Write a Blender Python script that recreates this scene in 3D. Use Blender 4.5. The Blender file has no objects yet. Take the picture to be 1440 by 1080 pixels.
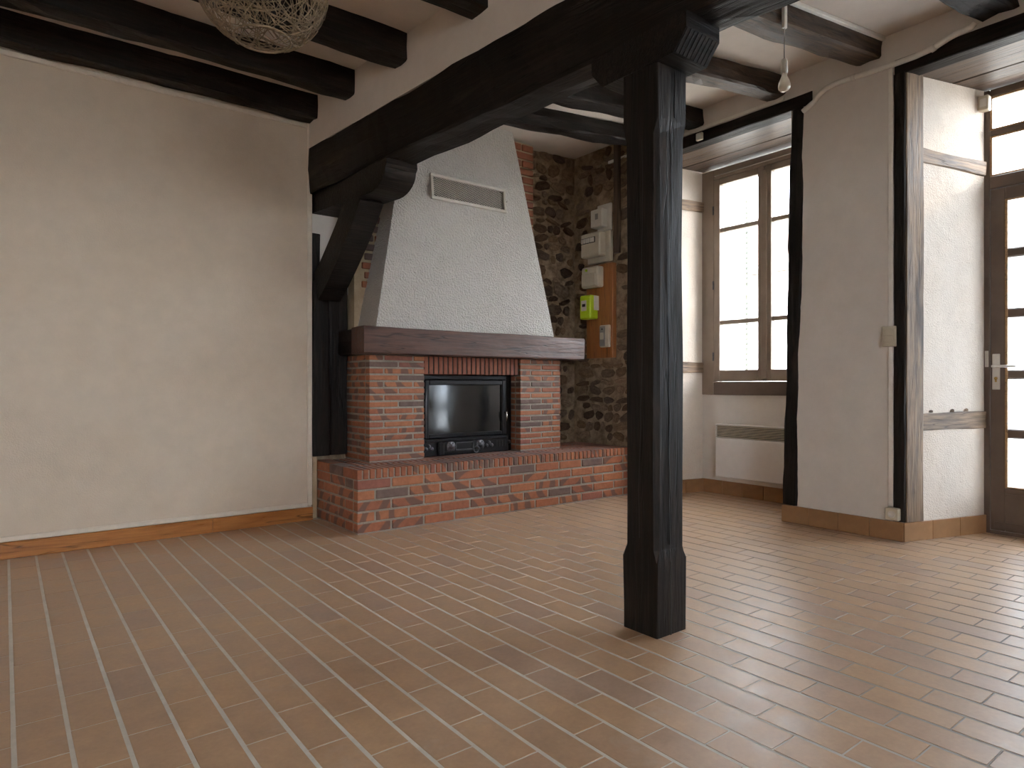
import bpy, bmesh, math, random
from mathutils import Vector, Matrix

# ------------------------------------------------------------------ camera, world, exposure
SC = bpy.context.scene
COL = SC.collection
FPX, CAM_H = 926.0, 0.92                    # focal length in pixels of the 1440x1080 frame, lens height
FWD = Vector((0.611, 0.792, 0)).normalized()
RGT = Vector((FWD.y, -FWD.x, 0))
cam_d = bpy.data.cameras.new('camera'); cam = bpy.data.objects.new('camera', cam_d); COL.objects.link(cam)
cam_d.sensor_width = 36.0; cam_d.lens = FPX / 1440.0 * 36.0; cam_d.clip_start = 0.02
cam.location = (0, 0, CAM_H)
cam.rotation_euler = (math.pi / 2, 0, -math.atan2(FWD.x, FWD.y))
SC.camera = cam

world = bpy.data.worlds.new('overcast_sky'); SC.world = world; world.use_nodes = True
wn = world.node_tree.nodes; wl = world.node_tree.links; wn.clear()
w_out = wn.new('ShaderNodeOutputWorld'); w_bg = wn.new('ShaderNodeBackground')
w_bg.inputs[0].default_value = (0.85, 0.92, 1.0, 1); w_bg.inputs[1].default_value = 13.0
wl.new(w_bg.outputs[0], w_out.inputs[0])

sun_d = bpy.data.lights.new('sun', 'SUN'); sun = bpy.data.objects.new('sun', sun_d); COL.objects.link(sun)
sun_d.energy = 0.55; sun_d.color = (1.0, 0.74, 0.52); sun_d.angle = math.radians(3.0)
sun.rotation_euler = Vector((-0.42, 1.0, -0.25)).to_track_quat('-Z', 'Y').to_euler()

vs = SC.view_settings
vs.view_transform = 'Standard'; vs.look = 'None'; vs.gamma = 1.0; vs.use_curve_mapping = False
vs.exposure = 1.0
SC.cycles.use_denoising = True
SC.cycles.max_bounces = 12; SC.cycles.diffuse_bounces = 8
SC.cycles.transparent_max_bounces = 12
SC.cycles.sample_clamp_indirect = 20.0

# ------------------------------------------------------------------ geometry helpers
RND = random.Random(7)

def ray(px, py):
    return FWD + RGT * ((px - 720) / FPX) + Vector((0, 0, (540 - py) / FPX))
def on_x(px, py, X):
    d = ray(px, py); return Vector((0, 0, CAM_H)) + d * (X / d.x)
def on_y(px, py, Y):
    d = ray(px, py); return Vector((0, 0, CAM_H)) + d * (Y / d.y)

WLOC = {}                                   # world location of un-rotated objects that carry children
def tag(o, label=None, cat=None, group=None, kind=None):
    if label: o['label'] = label
    if cat: o['category'] = cat
    if group: o['group'] = group
    if kind: o['kind'] = kind
    return o
def link(o, parent=None):
    COL.objects.link(o)
    if parent is not None:
        o.parent = parent
        o.location = Vector(o.location) - WLOC[parent.name]
        WLOC[o.name] = Vector(o.location) + WLOC[parent.name]
    else:
        WLOC[o.name] = Vector(o.location)
    return o
def thing(name, loc, label, cat, group=None, kind=None):
    o = bpy.data.objects.new(name, None); o.empty_display_size = 0.1
    o.location = loc; link(o)
    return tag(o, label, cat, group, kind)

class MB:
    """collects shapes of ONE piece, build() links them as one mesh object"""
    def __init__(s): s.v = []; s.f = []; s.sm = []
    def add(s, vs_, fs, smooth=False):
        n = len(s.v); s.v += [Vector(p) for p in vs_]
        for f in fs: s.f.append([n + i for i in f]); s.sm.append(smooth)
        return s
    def box(s, x0, x1, y0, y1, z0, z1, b=0.0):
        v, f = bevel_box(x1 - x0, y1 - y0, z1 - z0, b)
        c = Vector(((x0 + x1) / 2, (y0 + y1) / 2, (z0 + z1) / 2))
        return s.add([p + c for p in v], f)
    def prism(s, poly, z0, z1):
        n = len(poly)
        v = [(p[0], p[1], z0) for p in poly] + [(p[0], p[1], z1) for p in poly]
        f = [list(range(n))[::-1], [n + i for i in range(n)]]
        f += [[i, (i + 1) % n, n + (i + 1) % n, n + i] for i in range(n)]
        return s.add(v, f)
    def obox(s, o, ax, ay, az, b=0.0):
        """box with centre o and half axes ax, ay, az (vectors)"""
        v, f = bevel_box(2 * ax.length, 2 * ay.length, 2 * az.length, b)
        X, Y, Z = ax.normalized(), ay.normalized(), az.normalized()
        return s.add([o + X * p.x + Y * p.y + Z * p.z for p in v], f)
    def tube(s, pts, r, n=8, cap=True):
        pts = [Vector(p) for p in pts]; rs = r if isinstance(r, (list, tuple)) else [r] * len(pts)
        rings = []; prev = None
        for i, p in enumerate(pts):
            t = (pts[min(i + 1, len(pts) - 1)] - pts[max(i - 1, 0)]).normalized()
            if prev is None:
                u = t.orthogonal().normalized()
            else:
                u = prev - t * prev.dot(t)
                u = u.normalized() if u.length > 1e-6 else t.orthogonal().normalized()
            prev = u; w = t.cross(u)
            rings.append([p + (u * math.cos(2 * math.pi * k / n) + w * math.sin(2 * math.pi * k / n)) * rs[i] for k in range(n)])
        v = [q for rg in rings for q in rg]; f = []
        for i in range(len(rings) - 1):
            for k in range(n):
                a, b_ = i * n + k, i * n + (k + 1) % n
                f.append([a, b_, b_ + n, a + n])
        s.add(v, f, True)
        if cap:
            m = len(s.v) - len(v)
            s.f.append([m + k for k in range(n)][::-1]); s.sm.append(False)
            s.f.append([m + len(v) - n + k for k in range(n)]); s.sm.append(False)
        return s
    def lathe(s, o, prof, n=16, axis=(0, 0, 1)):
        a = Vector(axis).normalized(); u = a.orthogonal().normalized(); w = a.cross(u); o = Vector(o)
        v = []; f = []
        for r, h in prof:
            for k in range(n):
                t = 2 * math.pi * k / n
                v.append(o + a * h + (u * math.cos(t) + w * math.sin(t)) * max(r, 1e-4))
        for i in range(len(prof) - 1):
            for k in range(n):
                p, q = i * n + k, i * n + (k + 1) % n
                f.append([p, q, q + n, p + n])
        return s.add(v, f, True)
    def build(s, name, mat, parent=None, kind=None):
        xs = [p.x for p in s.v]; ys = [p.y for p in s.v]; zs = [p.z for p in s.v]
        c = Vector(((min(xs) + max(xs)) / 2, (min(ys) + max(ys)) / 2, min(zs)))
        me = bpy.data.meshes.new(name)
        me.from_pydata([p - c for p in s.v], [], s.f)
        me.polygons.foreach_set('use_smooth', s.sm)
        me.materials.append(mat); me.update()
        bm = bmesh.new(); bm.from_mesh(me); bmesh.ops.recalc_face_normals(bm, faces=bm.faces); bm.to_mesh(me); bm.free()
        o = bpy.data.objects.new(name, me); o.location = c
        link(o, parent)
        if kind: o['kind'] = kind
        return o

def bevel_box(lx, ly, lz, b):
    hx, hy, hz = lx / 2, ly / 2, lz / 2
    if b <= 0 or b * 2.2 > min(lx, ly, lz):
        v = [Vector((sx * hx, sy * hy, sz * hz)) for sz in (-1, 1) for sy in (-1, 1) for sx in (-1, 1)]
        return v, [[0, 2, 3, 1], [4, 5, 7, 6], [0, 1, 5, 4], [2, 6, 7, 3], [0, 4, 6, 2], [1, 3, 7, 5]]
    v = []; idx = {}
    for sx in (-1, 1):
        for sy in (-1, 1):
            for sz in (-1, 1):
                for a in range(3):
                    p = [sx * (hx - b), sy * (hy - b), sz * (hz - b)]
                    p[a] = (sx * hx, sy * hy, sz * hz)[a]
                    idx[(sx, sy, sz, a)] = len(v); v.append(Vector(p))
    f = []
    for a in range(3):
        o1, o2 = [i for i in range(3) if i != a]
        for s_ in (-1, 1):
            q = []
            for s1, s2 in ((-1, -1), (1, -1), (1, 1), (-1, 1)):
                sg = [0, 0, 0]; sg[a] = s_; sg[o1] = s1; sg[o2] = s2; q.append(idx[(*sg, a)])
            f.append(q)
    for a in range(3):
        o1, o2 = [i for i in range(3) if i != a]
        for s1 in (-1, 1):
            for s2 in (-1, 1):
                q = []
                for sa, face in ((-1, o1), (1, o1), (1, o2), (-1, o2)):
                    sg = [0, 0, 0]; sg[a] = sa; sg[o1] = s1; sg[o2] = s2; q.append(idx[(*sg, face)])
                f.append(q)
    for sx in (-1, 1):
        for sy in (-1, 1):
            for sz in (-1, 1): f.append([idx[(sx, sy, sz, a)] for a in range(3)])
    return v, f

MESHES = {}
def block_mesh(key, lx, ly, lz, b, mat):
    k = (key, round(lx, 3), round(ly, 3), round(lz, 3), mat.name)
    if k not in MESHES:
        v, f = bevel_box(lx, ly, lz, b)
        me = bpy.data.meshes.new(key); me.from_pydata(v, [], f); me.materials.append(mat); me.update()
        bm = bmesh.new(); bm.from_mesh(me); bmesh.ops.recalc_face_normals(bm, faces=bm.faces); bm.to_mesh(me); bm.free()
        MESHES[k] = me
    return MESHES[k]
def block(name, c, lx, ly, lz, mat, parent, b=0.003, rz=0.0, jit=0.0):
    o = bpy.data.objects.new(name, block_mesh(name, lx, ly, lz, b, mat))
    o.location = Vector(c)
    o.rotation_euler = (RND.uniform(-jit, jit), RND.uniform(-jit, jit), rz + RND.uniform(-jit, jit))
    return link(o, parent)

def timber(name, p0, p1, w, h, mat, parent=None, seed=1, rough=0.008, cham=0.012, step=0.08, bow=0.0, up=(0, 0, 1)):
    """hand-hewn baulk from p0 to p1 (centre line); local X along its length"""
    r = random.Random(seed)
    p0, p1 = Vector(p0), Vector(p1); d = p1 - p0; L = d.length; X = d.normalized()
    Z = Vector(up); Z = (Z - X * Z.dot(X)).normalized(); Y = Z.cross(X)
    n = max(3, int(L / step)); v = []; f = []
    c = cham
    sec = [(-w/2 + c, -h/2), (0, -h/2), (w/2 - c, -h/2), (w/2, -h/2 + c), (w/2, 0), (w/2, h/2 - c), (w/2 - c, h/2), (0, h/2),
           (-w/2 + c, h/2), (-w/2, h/2 - c), (-w/2, 0), (-w/2, -h/2 + c)]
    m = len(sec)
    ph = [(r.uniform(0, 6.3), r.uniform(2.0, 5.0), r.uniform(0, 6.3), r.uniform(7, 15)) for _ in range(m)]
    for i in range(n + 1):
        x = -L / 2 + L * i / n
        b_ = bow * (1 - (2 * i / n - 1) ** 2)
        for k, (y, z) in enumerate(sec):
            a = ph[k]
            o1 = rough * (0.6 * math.sin(a[0] + a[1] * x) + 0.35 * math.sin(a[2] + a[3] * x) + r.uniform(-0.25, 0.25))
            s_ = 1 + o1 / max(0.02, math.hypot(y, z))
            v.append((x, y * s_, z * s_ + b_))
    for i in range(n):
        for k in range(m):
            a, b_ = i * m + k, i * m + (k + 1) % m
            f.append((a, b_, b_ + m, a + m))
    f.append(tuple(range(m))[::-1]); f.append(tuple(n * m + k for k in range(m)))
    me = bpy.data.meshes.new(name); me.from_pydata(v, [], f); me.materials.append(mat); me.update()
    bm = bmesh.new(); bm.from_mesh(me); bmesh.ops.recalc_face_normals(bm, faces=bm.faces); bm.to_mesh(me); bm.free()
    o = bpy.data.objects.new(name, me)
    o.location = (p0 + p1) / 2
    o.rotation_euler = Matrix((X, Y, Z)).transposed().to_euler()
    return link(o, parent)

# ------------------------------------------------------------------ materials
class Mat:
    def __init__(s, name):
        s.m = bpy.data.materials.new(name); s.m.use_nodes = True
        s.n = s.m.node_tree.nodes; s.l = s.m.node_tree.links
        s.b = s.n['Principled BSDF']; s.tc = s.n.new('ShaderNodeTexCoord')
    def node(s, t, **kw):
        q = s.n.new(t)
        for k, v in kw.items(): setattr(q, k, v)
        return q
    def L(s, a, b): s.l.new(a, b)
    def coords(s, scale=(1, 1, 1), space='Object', rot=(0, 0, 0), offset=None):
        mp = s.node('ShaderNodeMapping'); mp.inputs['Scale'].default_value = scale; mp.inputs['Rotation'].default_value = rot
        s.L(s.tc.outputs[space], mp.inputs[0])
        if offset is not None:
            cb = s.node('ShaderNodeCombineXYZ')
            ml = s.node('ShaderNodeMath', operation='MULTIPLY'); ml.inputs[1].default_value = 37.0
            s.L(offset, ml.inputs[0])
            for i in range(3): s.L(ml.outputs[0], cb.inputs[i])
            s.L(cb.outputs[0], mp.inputs['Location'])
        return mp.outputs[0]
    def noise(s, vec, scale, detail=4, rough=0.55, dist=0.0):
        t = s.node('ShaderNodeTexNoise'); t.inputs['Scale'].default_value = scale; t.inputs['Detail'].default_value = detail
        t.inputs['Roughness'].default_value = rough; t.inputs['Distortion'].default_value = dist
        s.L(vec, t.inputs['Vector']); return t.outputs['Fac']
    def ramp(s, fac, stops):
        r = s.node('ShaderNodeValToRGB'); e = r.color_ramp.elements
        while len(e) < len(stops): e.new(0.5)
        for i, (p, c) in enumerate(stops):
            e[i].position = p; e[i].color = (*c, 1) if len(c) == 3 else c
        s.L(fac, r.inputs[0]); return r.outputs[0]
    def mix(s, fac, a, b, mode='MIX'):
        q = s.node('ShaderNodeMix', data_type='RGBA', blend_type=mode)
        for i, x in ((0, fac), (6, a), (7, b)):
            if isinstance(x, (int, float)): q.inputs[i].default_value = x
            elif isinstance(x, tuple): q.inputs[i].default_value = (*x, 1)
            else: s.L(x, q.inputs[i])
        return q.outputs[2]
    def bump(s, h, strength=0.3, dist=0.01, prev=None):
        q = s.node('ShaderNodeBump'); q.inputs['Strength'].default_value = strength; q.inputs['Distance'].default_value = dist
        s.L(h, q.inputs['Height'])
        if prev is not None: s.L(prev, q.inputs['Normal'])
        return q.outputs[0]
    def fin(s, col=None, rough=None, nrm=None, metal=None, spec=None):
        for k, v in (('Base Color', col), ('Roughness', rough), ('Normal', nrm), ('Metallic', metal), ('Specular IOR Level', spec)):
            if v is None: continue
            if isinstance(v, tuple): s.b.inputs[k].default_value = (*v, 1)
            elif isinstance(v, (int, float)): s.b.inputs[k].default_value = v
            else: s.L(v, s.b.inputs[k])
        return s.m

def m_plain(name, col, rough=0.5, metal=0.0, var=0.06, scale=20):
    M = Mat(name); c = M.coords()
    f = M.noise(c, scale, 3)
    col_ = M.ramp(f, [(0.3, tuple(x * (1 - var) for x in col)), (0.7, tuple(min(1, x * (1 + var)) for x in col))])
    return M.fin(col_, rough, None, metal)

def m_plaster(name, col, stain, bump_scale=160, bstr=0.35, bdist=0.003, stain_amt=0.5, coarse=0.0):
    M = Mat(name); c = M.coords()
    n1 = M.noise(c, 1.6, 5, 0.6); n2 = M.noise(c, 9, 4, 0.6)
    a = M.ramp(n1, [(0.42, (0, 0, 0)), (0.75, (stain_amt,) * 3)])
    col1 = M.mix(a, col, stain)
    b = M.ramp(n2, [(0.3, (0.93,) * 3), (0.7, (1.0,) * 3)])
    col2 = M.mix(1.0, col1, b, 'MULTIPLY')
    n3 = M.noise(c, bump_scale, 3, 0.6)
    nb = M.bump(n3, bstr, bdist)
    if coarse > 0:
        n4 = M.noise(c, 14, 3, 0.5); nb = M.bump(n4, coarse, 0.02, nb)
    return M.fin(col2, 0.9, nb, spec=0.25)

def m_wood(name, dark, light, amount=(0.45, 0.8), rough=0.5, grain=1.0, bstr=0.6, spec=0.5, worn=None):
    M = Mat(name); oi = M.node('ShaderNodeObjectInfo')
    c = M.coords((1.6, 22 * grain, 22 * grain), offset=oi.outputs['Random'])
    c2 = M.coords((0.9, 5, 5), offset=oi.outputs['Random'])
    g = M.noise(c, 2.2, 6, 0.62, 0.4); big = M.noise(c2, 1.5, 4, 0.6)
    col = M.ramp(g, [(amount[0], dark), (amount[1], light)])
    if worn:
        wv = M.ramp(big, [(worn[1], (0, 0, 0)), (worn[2], (1, 1, 1))]); col = M.mix(wv, col, worn[0])
    cr = M.coords((0.7, 16, 16), offset=oi.outputs['Random'])
    ck = M.noise(cr, 1.3, 2, 0.5, 0.6)
    crack = M.ramp(ck, [(0.485, (1, 1, 1)), (0.5, (0.12,) * 3), (0.515, (1, 1, 1))])
    col = M.mix(0.75, col, crack, 'MULTIPLY')
    nb = M.bump(g, bstr, 0.006); nb = M.bump(crack, 0.5, 0.004, nb)
    nb = M.bump(big, 0.25, 0.02, nb)
    rr = M.ramp(g, [(0.3, (rough - 0.08,) * 3), (0.8, (rough + 0.14,) * 3)])
    return M.fin(col, rr, nb, spec=spec)

def m_brick(name, island=False, stripes=True, dim=1.0, burnt=True):
    M = Mat(name)
    if island:
        g = M.node('ShaderNodeNewGeometry'); rnd = g.outputs['Random Per Island']
    else:
        oi = M.node('ShaderNodeObjectInfo'); rnd = oi.outputs['Random']
    base = M.ramp(rnd, [(0.0, (0.40*dim, 0.142*dim, 0.068*dim)), (0.3, (0.33*dim, 0.115*dim, 0.06*dim)), (0.6, (0.44*dim, 0.168*dim, 0.078*dim)),
                        (0.83, (0.30*dim, 0.11*dim, 0.075*dim)), (0.9, (0.15*dim, 0.10*dim, 0.085*dim)), (1.0, (0.19*dim, 0.12*dim, 0.10*dim))])
    if not burnt: base = M.ramp(rnd, [(0.0, (0.36*dim, 0.13*dim, 0.075*dim)), (1.0, (0.30*dim, 0.10*dim, 0.062*dim))])
    c = M.coords((1, 1, 1), offset=rnd)
    n1 = M.noise(c, 30, 5, 0.65)
    col = M.mix(1.0, base, M.ramp(n1, [(0.25, (0.72,) * 3), (0.75, (1.12,) * 3)]), 'MULTIPLY')
    if stripes:
        # kiln-flash marks: dark diagonal bands on about half of the bricks
        wv = M.node('ShaderNodeTexWave'); wv.wave_type = 'BANDS'; wv.bands_direction = 'X'
        wv.inputs['Scale'].default_value = 2.6; wv.inputs['Distortion'].default_value = 3.5; wv.inputs['Detail'].default_value = 2; wv.inputs['Detail Scale'].default_value = 1.6
        sk = M.node('ShaderNodeMath', operation='MULTIPLY_ADD'); sk.inputs[1].default_value = 90.0; sk.inputs[2].default_value = 1.0
        M.L(rnd, sk.inputs[0]); ph = M.node('ShaderNodeMath', operation='MODULO'); ph.inputs[1].default_value = 6.28
        M.L(sk.outputs[0], ph.inputs[0]); M.L(ph.outputs[0], wv.inputs['Phase Offset'])
        mp = M.node('ShaderNodeMapping'); M.L(M.tc.outputs['Object'], mp.inputs[0])
        an = M.node('ShaderNodeMath', operation='SINE'); M.L(sk.outputs[0], an.inputs[0])
        cb = M.node('ShaderNodeCombineXYZ'); M.L(an.outputs[0], cb.inputs[1]); M.L(cb.outputs[0], mp.inputs['Rotation'])
        M.L(mp.outputs[0], wv.inputs['Vector'])
        band = M.ramp(wv.outputs['Fac'], [(0.58, (0, 0, 0)), (0.8, (0.8,) * 3)])
        fr = M.node('ShaderNodeMath', operation='FRACT'); ml = M.node('ShaderNodeMath', operation='MULTIPLY'); ml.inputs[1].default_value = 13.7
        M.L(rnd, ml.inputs[0]); M.L(ml.outputs[0], fr.inputs[0])
        on = M.node('ShaderNodeMath', operation='GREATER_THAN'); on.inputs[1].default_value = 0.5; M.L(fr.outputs[0], on.inputs[0])
        k = M.node('ShaderNodeMath', operation='MULTIPLY'); M.L(on.outputs[0], k.inputs[0]); M.L(band, k.inputs[1])
        col = M.mix(k.outputs[0], col, (0.12*dim, 0.075*dim, 0.06*dim))
    # upward faces greyed: sky sheen on brick tops put into the colour
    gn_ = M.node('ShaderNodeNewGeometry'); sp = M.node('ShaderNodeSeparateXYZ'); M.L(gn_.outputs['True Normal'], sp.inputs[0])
    top_sheen = M.ramp(sp.outputs[2], [(0.8, (0, 0, 0)), (0.95, (0.62,) * 3)])
    col = M.mix(top_sheen, col, (0.27, 0.225, 0.215))
    nb = M.bump(n1, 0.35, 0.003)
    return M.fin(col, 0.66, nb, spec=0.45)

def m_tile(name, island=False):
    M = Mat(name)
    if island:
        g = M.node('ShaderNodeNewGeometry'); rnd = g.outputs['Random Per Island']
    else:
        oi = M.node('ShaderNodeObjectInfo'); rnd = oi.outputs['Random']
    base = M.ramp(rnd, [(0.0, (0.46, 0.297, 0.18)), (0.35, (0.485, 0.312, 0.188)), (0.65, (0.50, 0.318, 0.182)), (0.88, (0.46, 0.297, 0.19)), (1.0, (0.42, 0.282, 0.195))])
    c = M.coords((1, 1, 1), 'Object', offset=rnd)
    n1 = M.noise(c, 9, 4, 0.6); n2 = M.noise(c, 70, 4, 0.6)
    col = M.mix(1.0, base, M.ramp(n1, [(0.3, (0.86,) * 3), (0.7, (1.08,) * 3)]), 'MULTIPLY')
    col = M.mix(1.0, col, M.ramp(n2, [(0.3, (0.94,) * 3), (0.7, (1.04,) * 3)]), 'MULTIPLY')
    # pale worn film here and there
    film = M.ramp(M.noise(c, 5, 5, 0.65), [(0.6, (0, 0, 0)), (0.72, (0.32,) * 3)])
    col = M.mix(film, col, (0.46, 0.38, 0.31))
    rr = M.ramp(n1, [(0.3, (0.30,) * 3), (0.7, (0.46,) * 3)])
    nb = M.bump(n2, 0.08, 0.002); nb = M.bump(n1, 0.1, 0.004, nb)
    return M.fin(col, rr, nb, spec=0.5)

def m_stone(name):
    M = Mat(name); oi = M.node('ShaderNodeObjectInfo'); rnd = oi.outputs['Random']
    base = M.ramp(rnd, [(0.0, (0.085, 0.057, 0.04)), (0.2, (0.16, 0.105, 0.065)), (0.45, (0.25, 0.17, 0.105)), (0.65, (0.13, 0.095, 0.072)), (0.85, (0.30, 0.21, 0.14)), (1.0, (0.22, 0.17, 0.13))])
    c = M.coords(offset=rnd); n = M.noise(c, 3.5, 8, 0.75)
    col = M.mix(1.0, base, M.ramp(n, [(0.3, (0.55,) * 3), (0.7, (1.7,) * 3)]), 'MULTIPLY')
    return M.fin(col, 0.9, M.bump(n, 1.0, 0.03), spec=0.25)

def m_mortar(name, a, b_, scale=7):
    M = Mat(name); c = M.coords(); n = M.noise(c, scale, 6, 0.65); n2 = M.noise(c, 60, 4, 0.65)
    col = M.ramp(n, [(0.3, a), (0.7, b_)])
    nb = M.bump(n2, 0.6, 0.006); nb = M.bump(n, 0.5, 0.02, nb)
    return M.fin(col, 0.95, nb, spec=0.2)

def m_glass(name, tint=(1, 1, 1), haze=0.0):
    M = Mat(name); M.n.remove(M.b)
    out = M.n['Material Output']
    tr = M.node('ShaderNodeBsdfTransparent'); tr.inputs[0].default_value = (*tint, 1)
    gl = M.node('ShaderNodeBsdfGlossy'); gl.inputs['Roughness'].default_value = 0.03
    lw = M.node('ShaderNodeLayerWeight'); lw.inputs[0].default_value = 0.5
    pw = M.node('ShaderNodeMath', operation='POWER'); pw.inputs[1].default_value = 5.0; M.L(lw.outputs['Facing'], pw.inputs[0])
    fr = M.node('ShaderNodeMath', operation='MULTIPLY_ADD'); fr.inputs[1].default_value = 0.9; fr.inputs[2].default_value = 0.035; M.L(pw.outputs[0], fr.inputs[0])
    mx = M.node('ShaderNodeMixShader'); M.L(fr.outputs[0], mx.inputs[0]); M.L(tr.outputs[0], mx.inputs[1]); M.L(gl.outputs[0], mx.inputs[2])
    last = mx.outputs[0]
    if haze > 0:
        tl = M.node('ShaderNodeBsdfTranslucent'); tl.inputs[0].default_value = (0.93, 0.94, 0.96, 1)
        nz = M.noise(M.coords(), 6, 4); hz = M.ramp(nz, [(0.3, (haze * 0.7,) * 3), (0.7, (haze * 1.3,) * 3)])
        m2 = M.node('ShaderNodeMixShader'); M.L(hz, m2.inputs[0]); M.L(last, m2.inputs[1]); M.L(tl.outputs[0], m2.inputs[2]); last = m2.outputs[0]
    M.L(last, out.inputs[0]); return M.m

WALL_CREAM = m_plaster('cream_plaster', (0.68, 0.58, 0.465), (0.58, 0.46, 0.33), 130, 0.30, 0.003, 0.35)
WALL_WHITE = m_plaster('white_plaster', (0.72, 0.68, 0.63), (0.62, 0.56, 0.49), 120, 0.22, 0.003, 0.35, 0.08)
REVEAL_MAT = m_plaster('sandy_render', (0.74, 0.665, 0.585), (0.66, 0.55, 0.43), 115, 0.8, 0.007, 0.5, 0.25)
HOOD_MAT = m_plaster('roughcast_white', (0.71, 0.675, 0.63), (0.62, 0.59, 0.54), 78, 1.0, 0.032, 0.3, 0.12)
CEIL_MAT = m_plaster('ceiling_white', (0.66, 0.60, 0.54), (0.58, 0.51, 0.44), 40, 0.08, 0.003, 0.4)
CREAM_PAINT = m_plain('cream_paint', (0.70, 0.615, 0.51), 0.5)
WHITE_PAINT = m_plain('white_paint', (0.78, 0.755, 0.70), 0.45)
TIMBER = m_wood('black_stained_timber', (0.010, 0.008, 0.007), (0.034, 0.026, 0.021), rough=0.52, spec=0.2, worn=((0.06, 0.045, 0.034), 0.60, 0.78))
TIMBER_WORN = m_wood('worn_brown_timber', (0.028, 0.018, 0.012), (0.15, 0.10, 0.065), (0.38, 0.75), rough=0.6, worn=((0.035, 0.022, 0.016), 0.55, 0.72))
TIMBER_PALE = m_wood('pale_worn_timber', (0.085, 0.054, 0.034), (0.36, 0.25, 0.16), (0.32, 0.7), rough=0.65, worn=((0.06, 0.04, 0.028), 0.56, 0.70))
PLANK = m_wood('brown_soffit_plank', (0.05, 0.034, 0.024), (0.16, 0.105, 0.07), (0.35, 0.75), rough=0.45, bstr=0.4)
MANTEL = m_wood('mantel_oak', (0.055, 0.022, 0.014), (0.125, 0.055, 0.034), (0.35, 0.75), rough=0.42, bstr=0.5)
SKIRT_WOOD = m_wood('varnished_pine', (0.32, 0.115, 0.03), (0.55, 0.23, 0.06), (0.3, 0.75), rough=0.35, grain=0.6, bstr=0.1)
BOARD_WOOD = m_wood('meter_board_pine', (0.30, 0.11, 0.035), (0.46, 0.19, 0.06), (0.3, 0.75), rough=0.45, grain=0.6, bstr=0.1)
JOINERY = m_plain('dark_joinery', (0.125, 0.088, 0.066), 0.42, var=0.18, scale=5)
WIN_WOOD = m_plain('flare_lightened_joinery', (0.27, 0.21, 0.162), 0.45, var=0.15, scale=5)  # lighter copy of the joinery, window flare put into its colour
BEAD = m_wood('honey_bead', (0.30, 0.17, 0.075), (0.45, 0.27, 0.13), (0.3, 0.8), rough=0.45, grain=1.5, bstr=0.1)
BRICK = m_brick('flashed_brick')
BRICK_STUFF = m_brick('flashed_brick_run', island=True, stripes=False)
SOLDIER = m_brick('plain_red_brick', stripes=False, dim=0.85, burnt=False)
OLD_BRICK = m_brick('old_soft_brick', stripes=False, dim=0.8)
BRICK_MORTAR = m_mortar('grey_brick_mortar', (0.27, 0.24, 0.20), (0.38, 0.34, 0.29), 12)
STONE = m_stone('rubble_stone')
RUBBLE_MORTAR = m_mortar('earth_mortar', (0.15, 0.105, 0.066), (0.48, 0.365, 0.25), 13)
LIME_MORTAR = m_mortar('lime_mortar', (0.36, 0.27, 0.17), (0.50, 0.40, 0.27), 8)
TILE = m_tile('terracotta_tile'); TILE_STUFF = m_tile('terracotta_tile_run', island=True)
SKIRT_TILE = m_plain('skirting_tile', (0.34, 0.185, 0.085), 0.4, var=0.16, scale=8)
def m_grout():
    M = Mat('grout'); c = M.coords(); n = M.noise(c, 14, 6, 0.65)
    col = M.ramp(n, [(0.3, (0.56, 0.53, 0.48)), (0.7, (0.68, 0.64, 0.58))])
    sep = M.node('ShaderNodeSeparateXYZ'); M.L(M.tc.outputs['Object'], sep.inputs[0])
    nn = M.noise(c, 1.3, 4, 0.6); ad = M.node('ShaderNodeMath', operation='MULTIPLY_ADD'); ad.inputs[1].default_value = 2.2
    M.L(nn, ad.inputs[0]); M.L(sep.outputs[0], ad.inputs[2])
    mr = M.node('ShaderNodeMapRange'); mr.inputs[1].default_value = 1.8; mr.inputs[2].default_value = 3.3; M.L(ad.outputs[0], mr.inputs[0])
    darker = M.ramp(mr.outputs[0], [(0.0, (0, 0, 0)), (1.0, (0.8,) * 3)])  # grout goes darker towards the window wall
    return M.fin(M.mix(darker, col, (0.13, 0.105, 0.085)), 0.95, M.bump(n, 0.4, 0.004), spec=0.2)
GROUT = m_grout()
STEEL = m_plain('cast_iron', (0.022, 0.022, 0.024), 0.38, 0.6, 0.2, 40)
STEEL2 = m_plain('worn_iron', (0.12, 0.12, 0.13), 0.36, 0.7, 0.3, 30)
CHROME = m_plain('chrome', (0.62, 0.6, 0.57), 0.25, 1.0)
ALU = m_plain('brushed_aluminium', (0.66, 0.63, 0.58), 0.35, 0.7)
BRASS = m_plain('brass', (0.5, 0.33, 0.12), 0.35, 0.9)
PLASTIC = m_plain('cream_plastic', (0.56, 0.51, 0.40), 0.4, var=0.04)
PLASTIC_W = m_plain('white_plastic', (0.66, 0.64, 0.58), 0.4, var=0.04)
PLASTIC_G = m_plain('grey_plastic', (0.30, 0.29, 0.27), 0.4)
LIME = m_plain('lime_plastic', (0.52, 0.72, 0.02), 0.38, var=0.05)
BLACK = m_plain('black_plastic', (0.015, 0.015, 0.016), 0.35)
GRILLE = m_plain('painted_mesh', (0.60, 0.56, 0.49), 0.5)
DARK_VOID = m_plain('recess_shade', (0.03, 0.028, 0.025), 0.9)  # near-black colour standing in for shade in recesses and gaps
RADIATOR = m_plain('radiator_enamel', (0.74, 0.725, 0.70), 0.35, var=0.02)
RATTAN = m_plain('rattan', (0.26, 0.195, 0.125), 0.55, var=0.35, scale=60)
GLASS = m_glass('window_glass', (0.97, 0.97, 0.97))
DOOR_GLASS = m_glass('dusty_door_glass', (0.62, 0.645, 0.67), 0.20)
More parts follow.
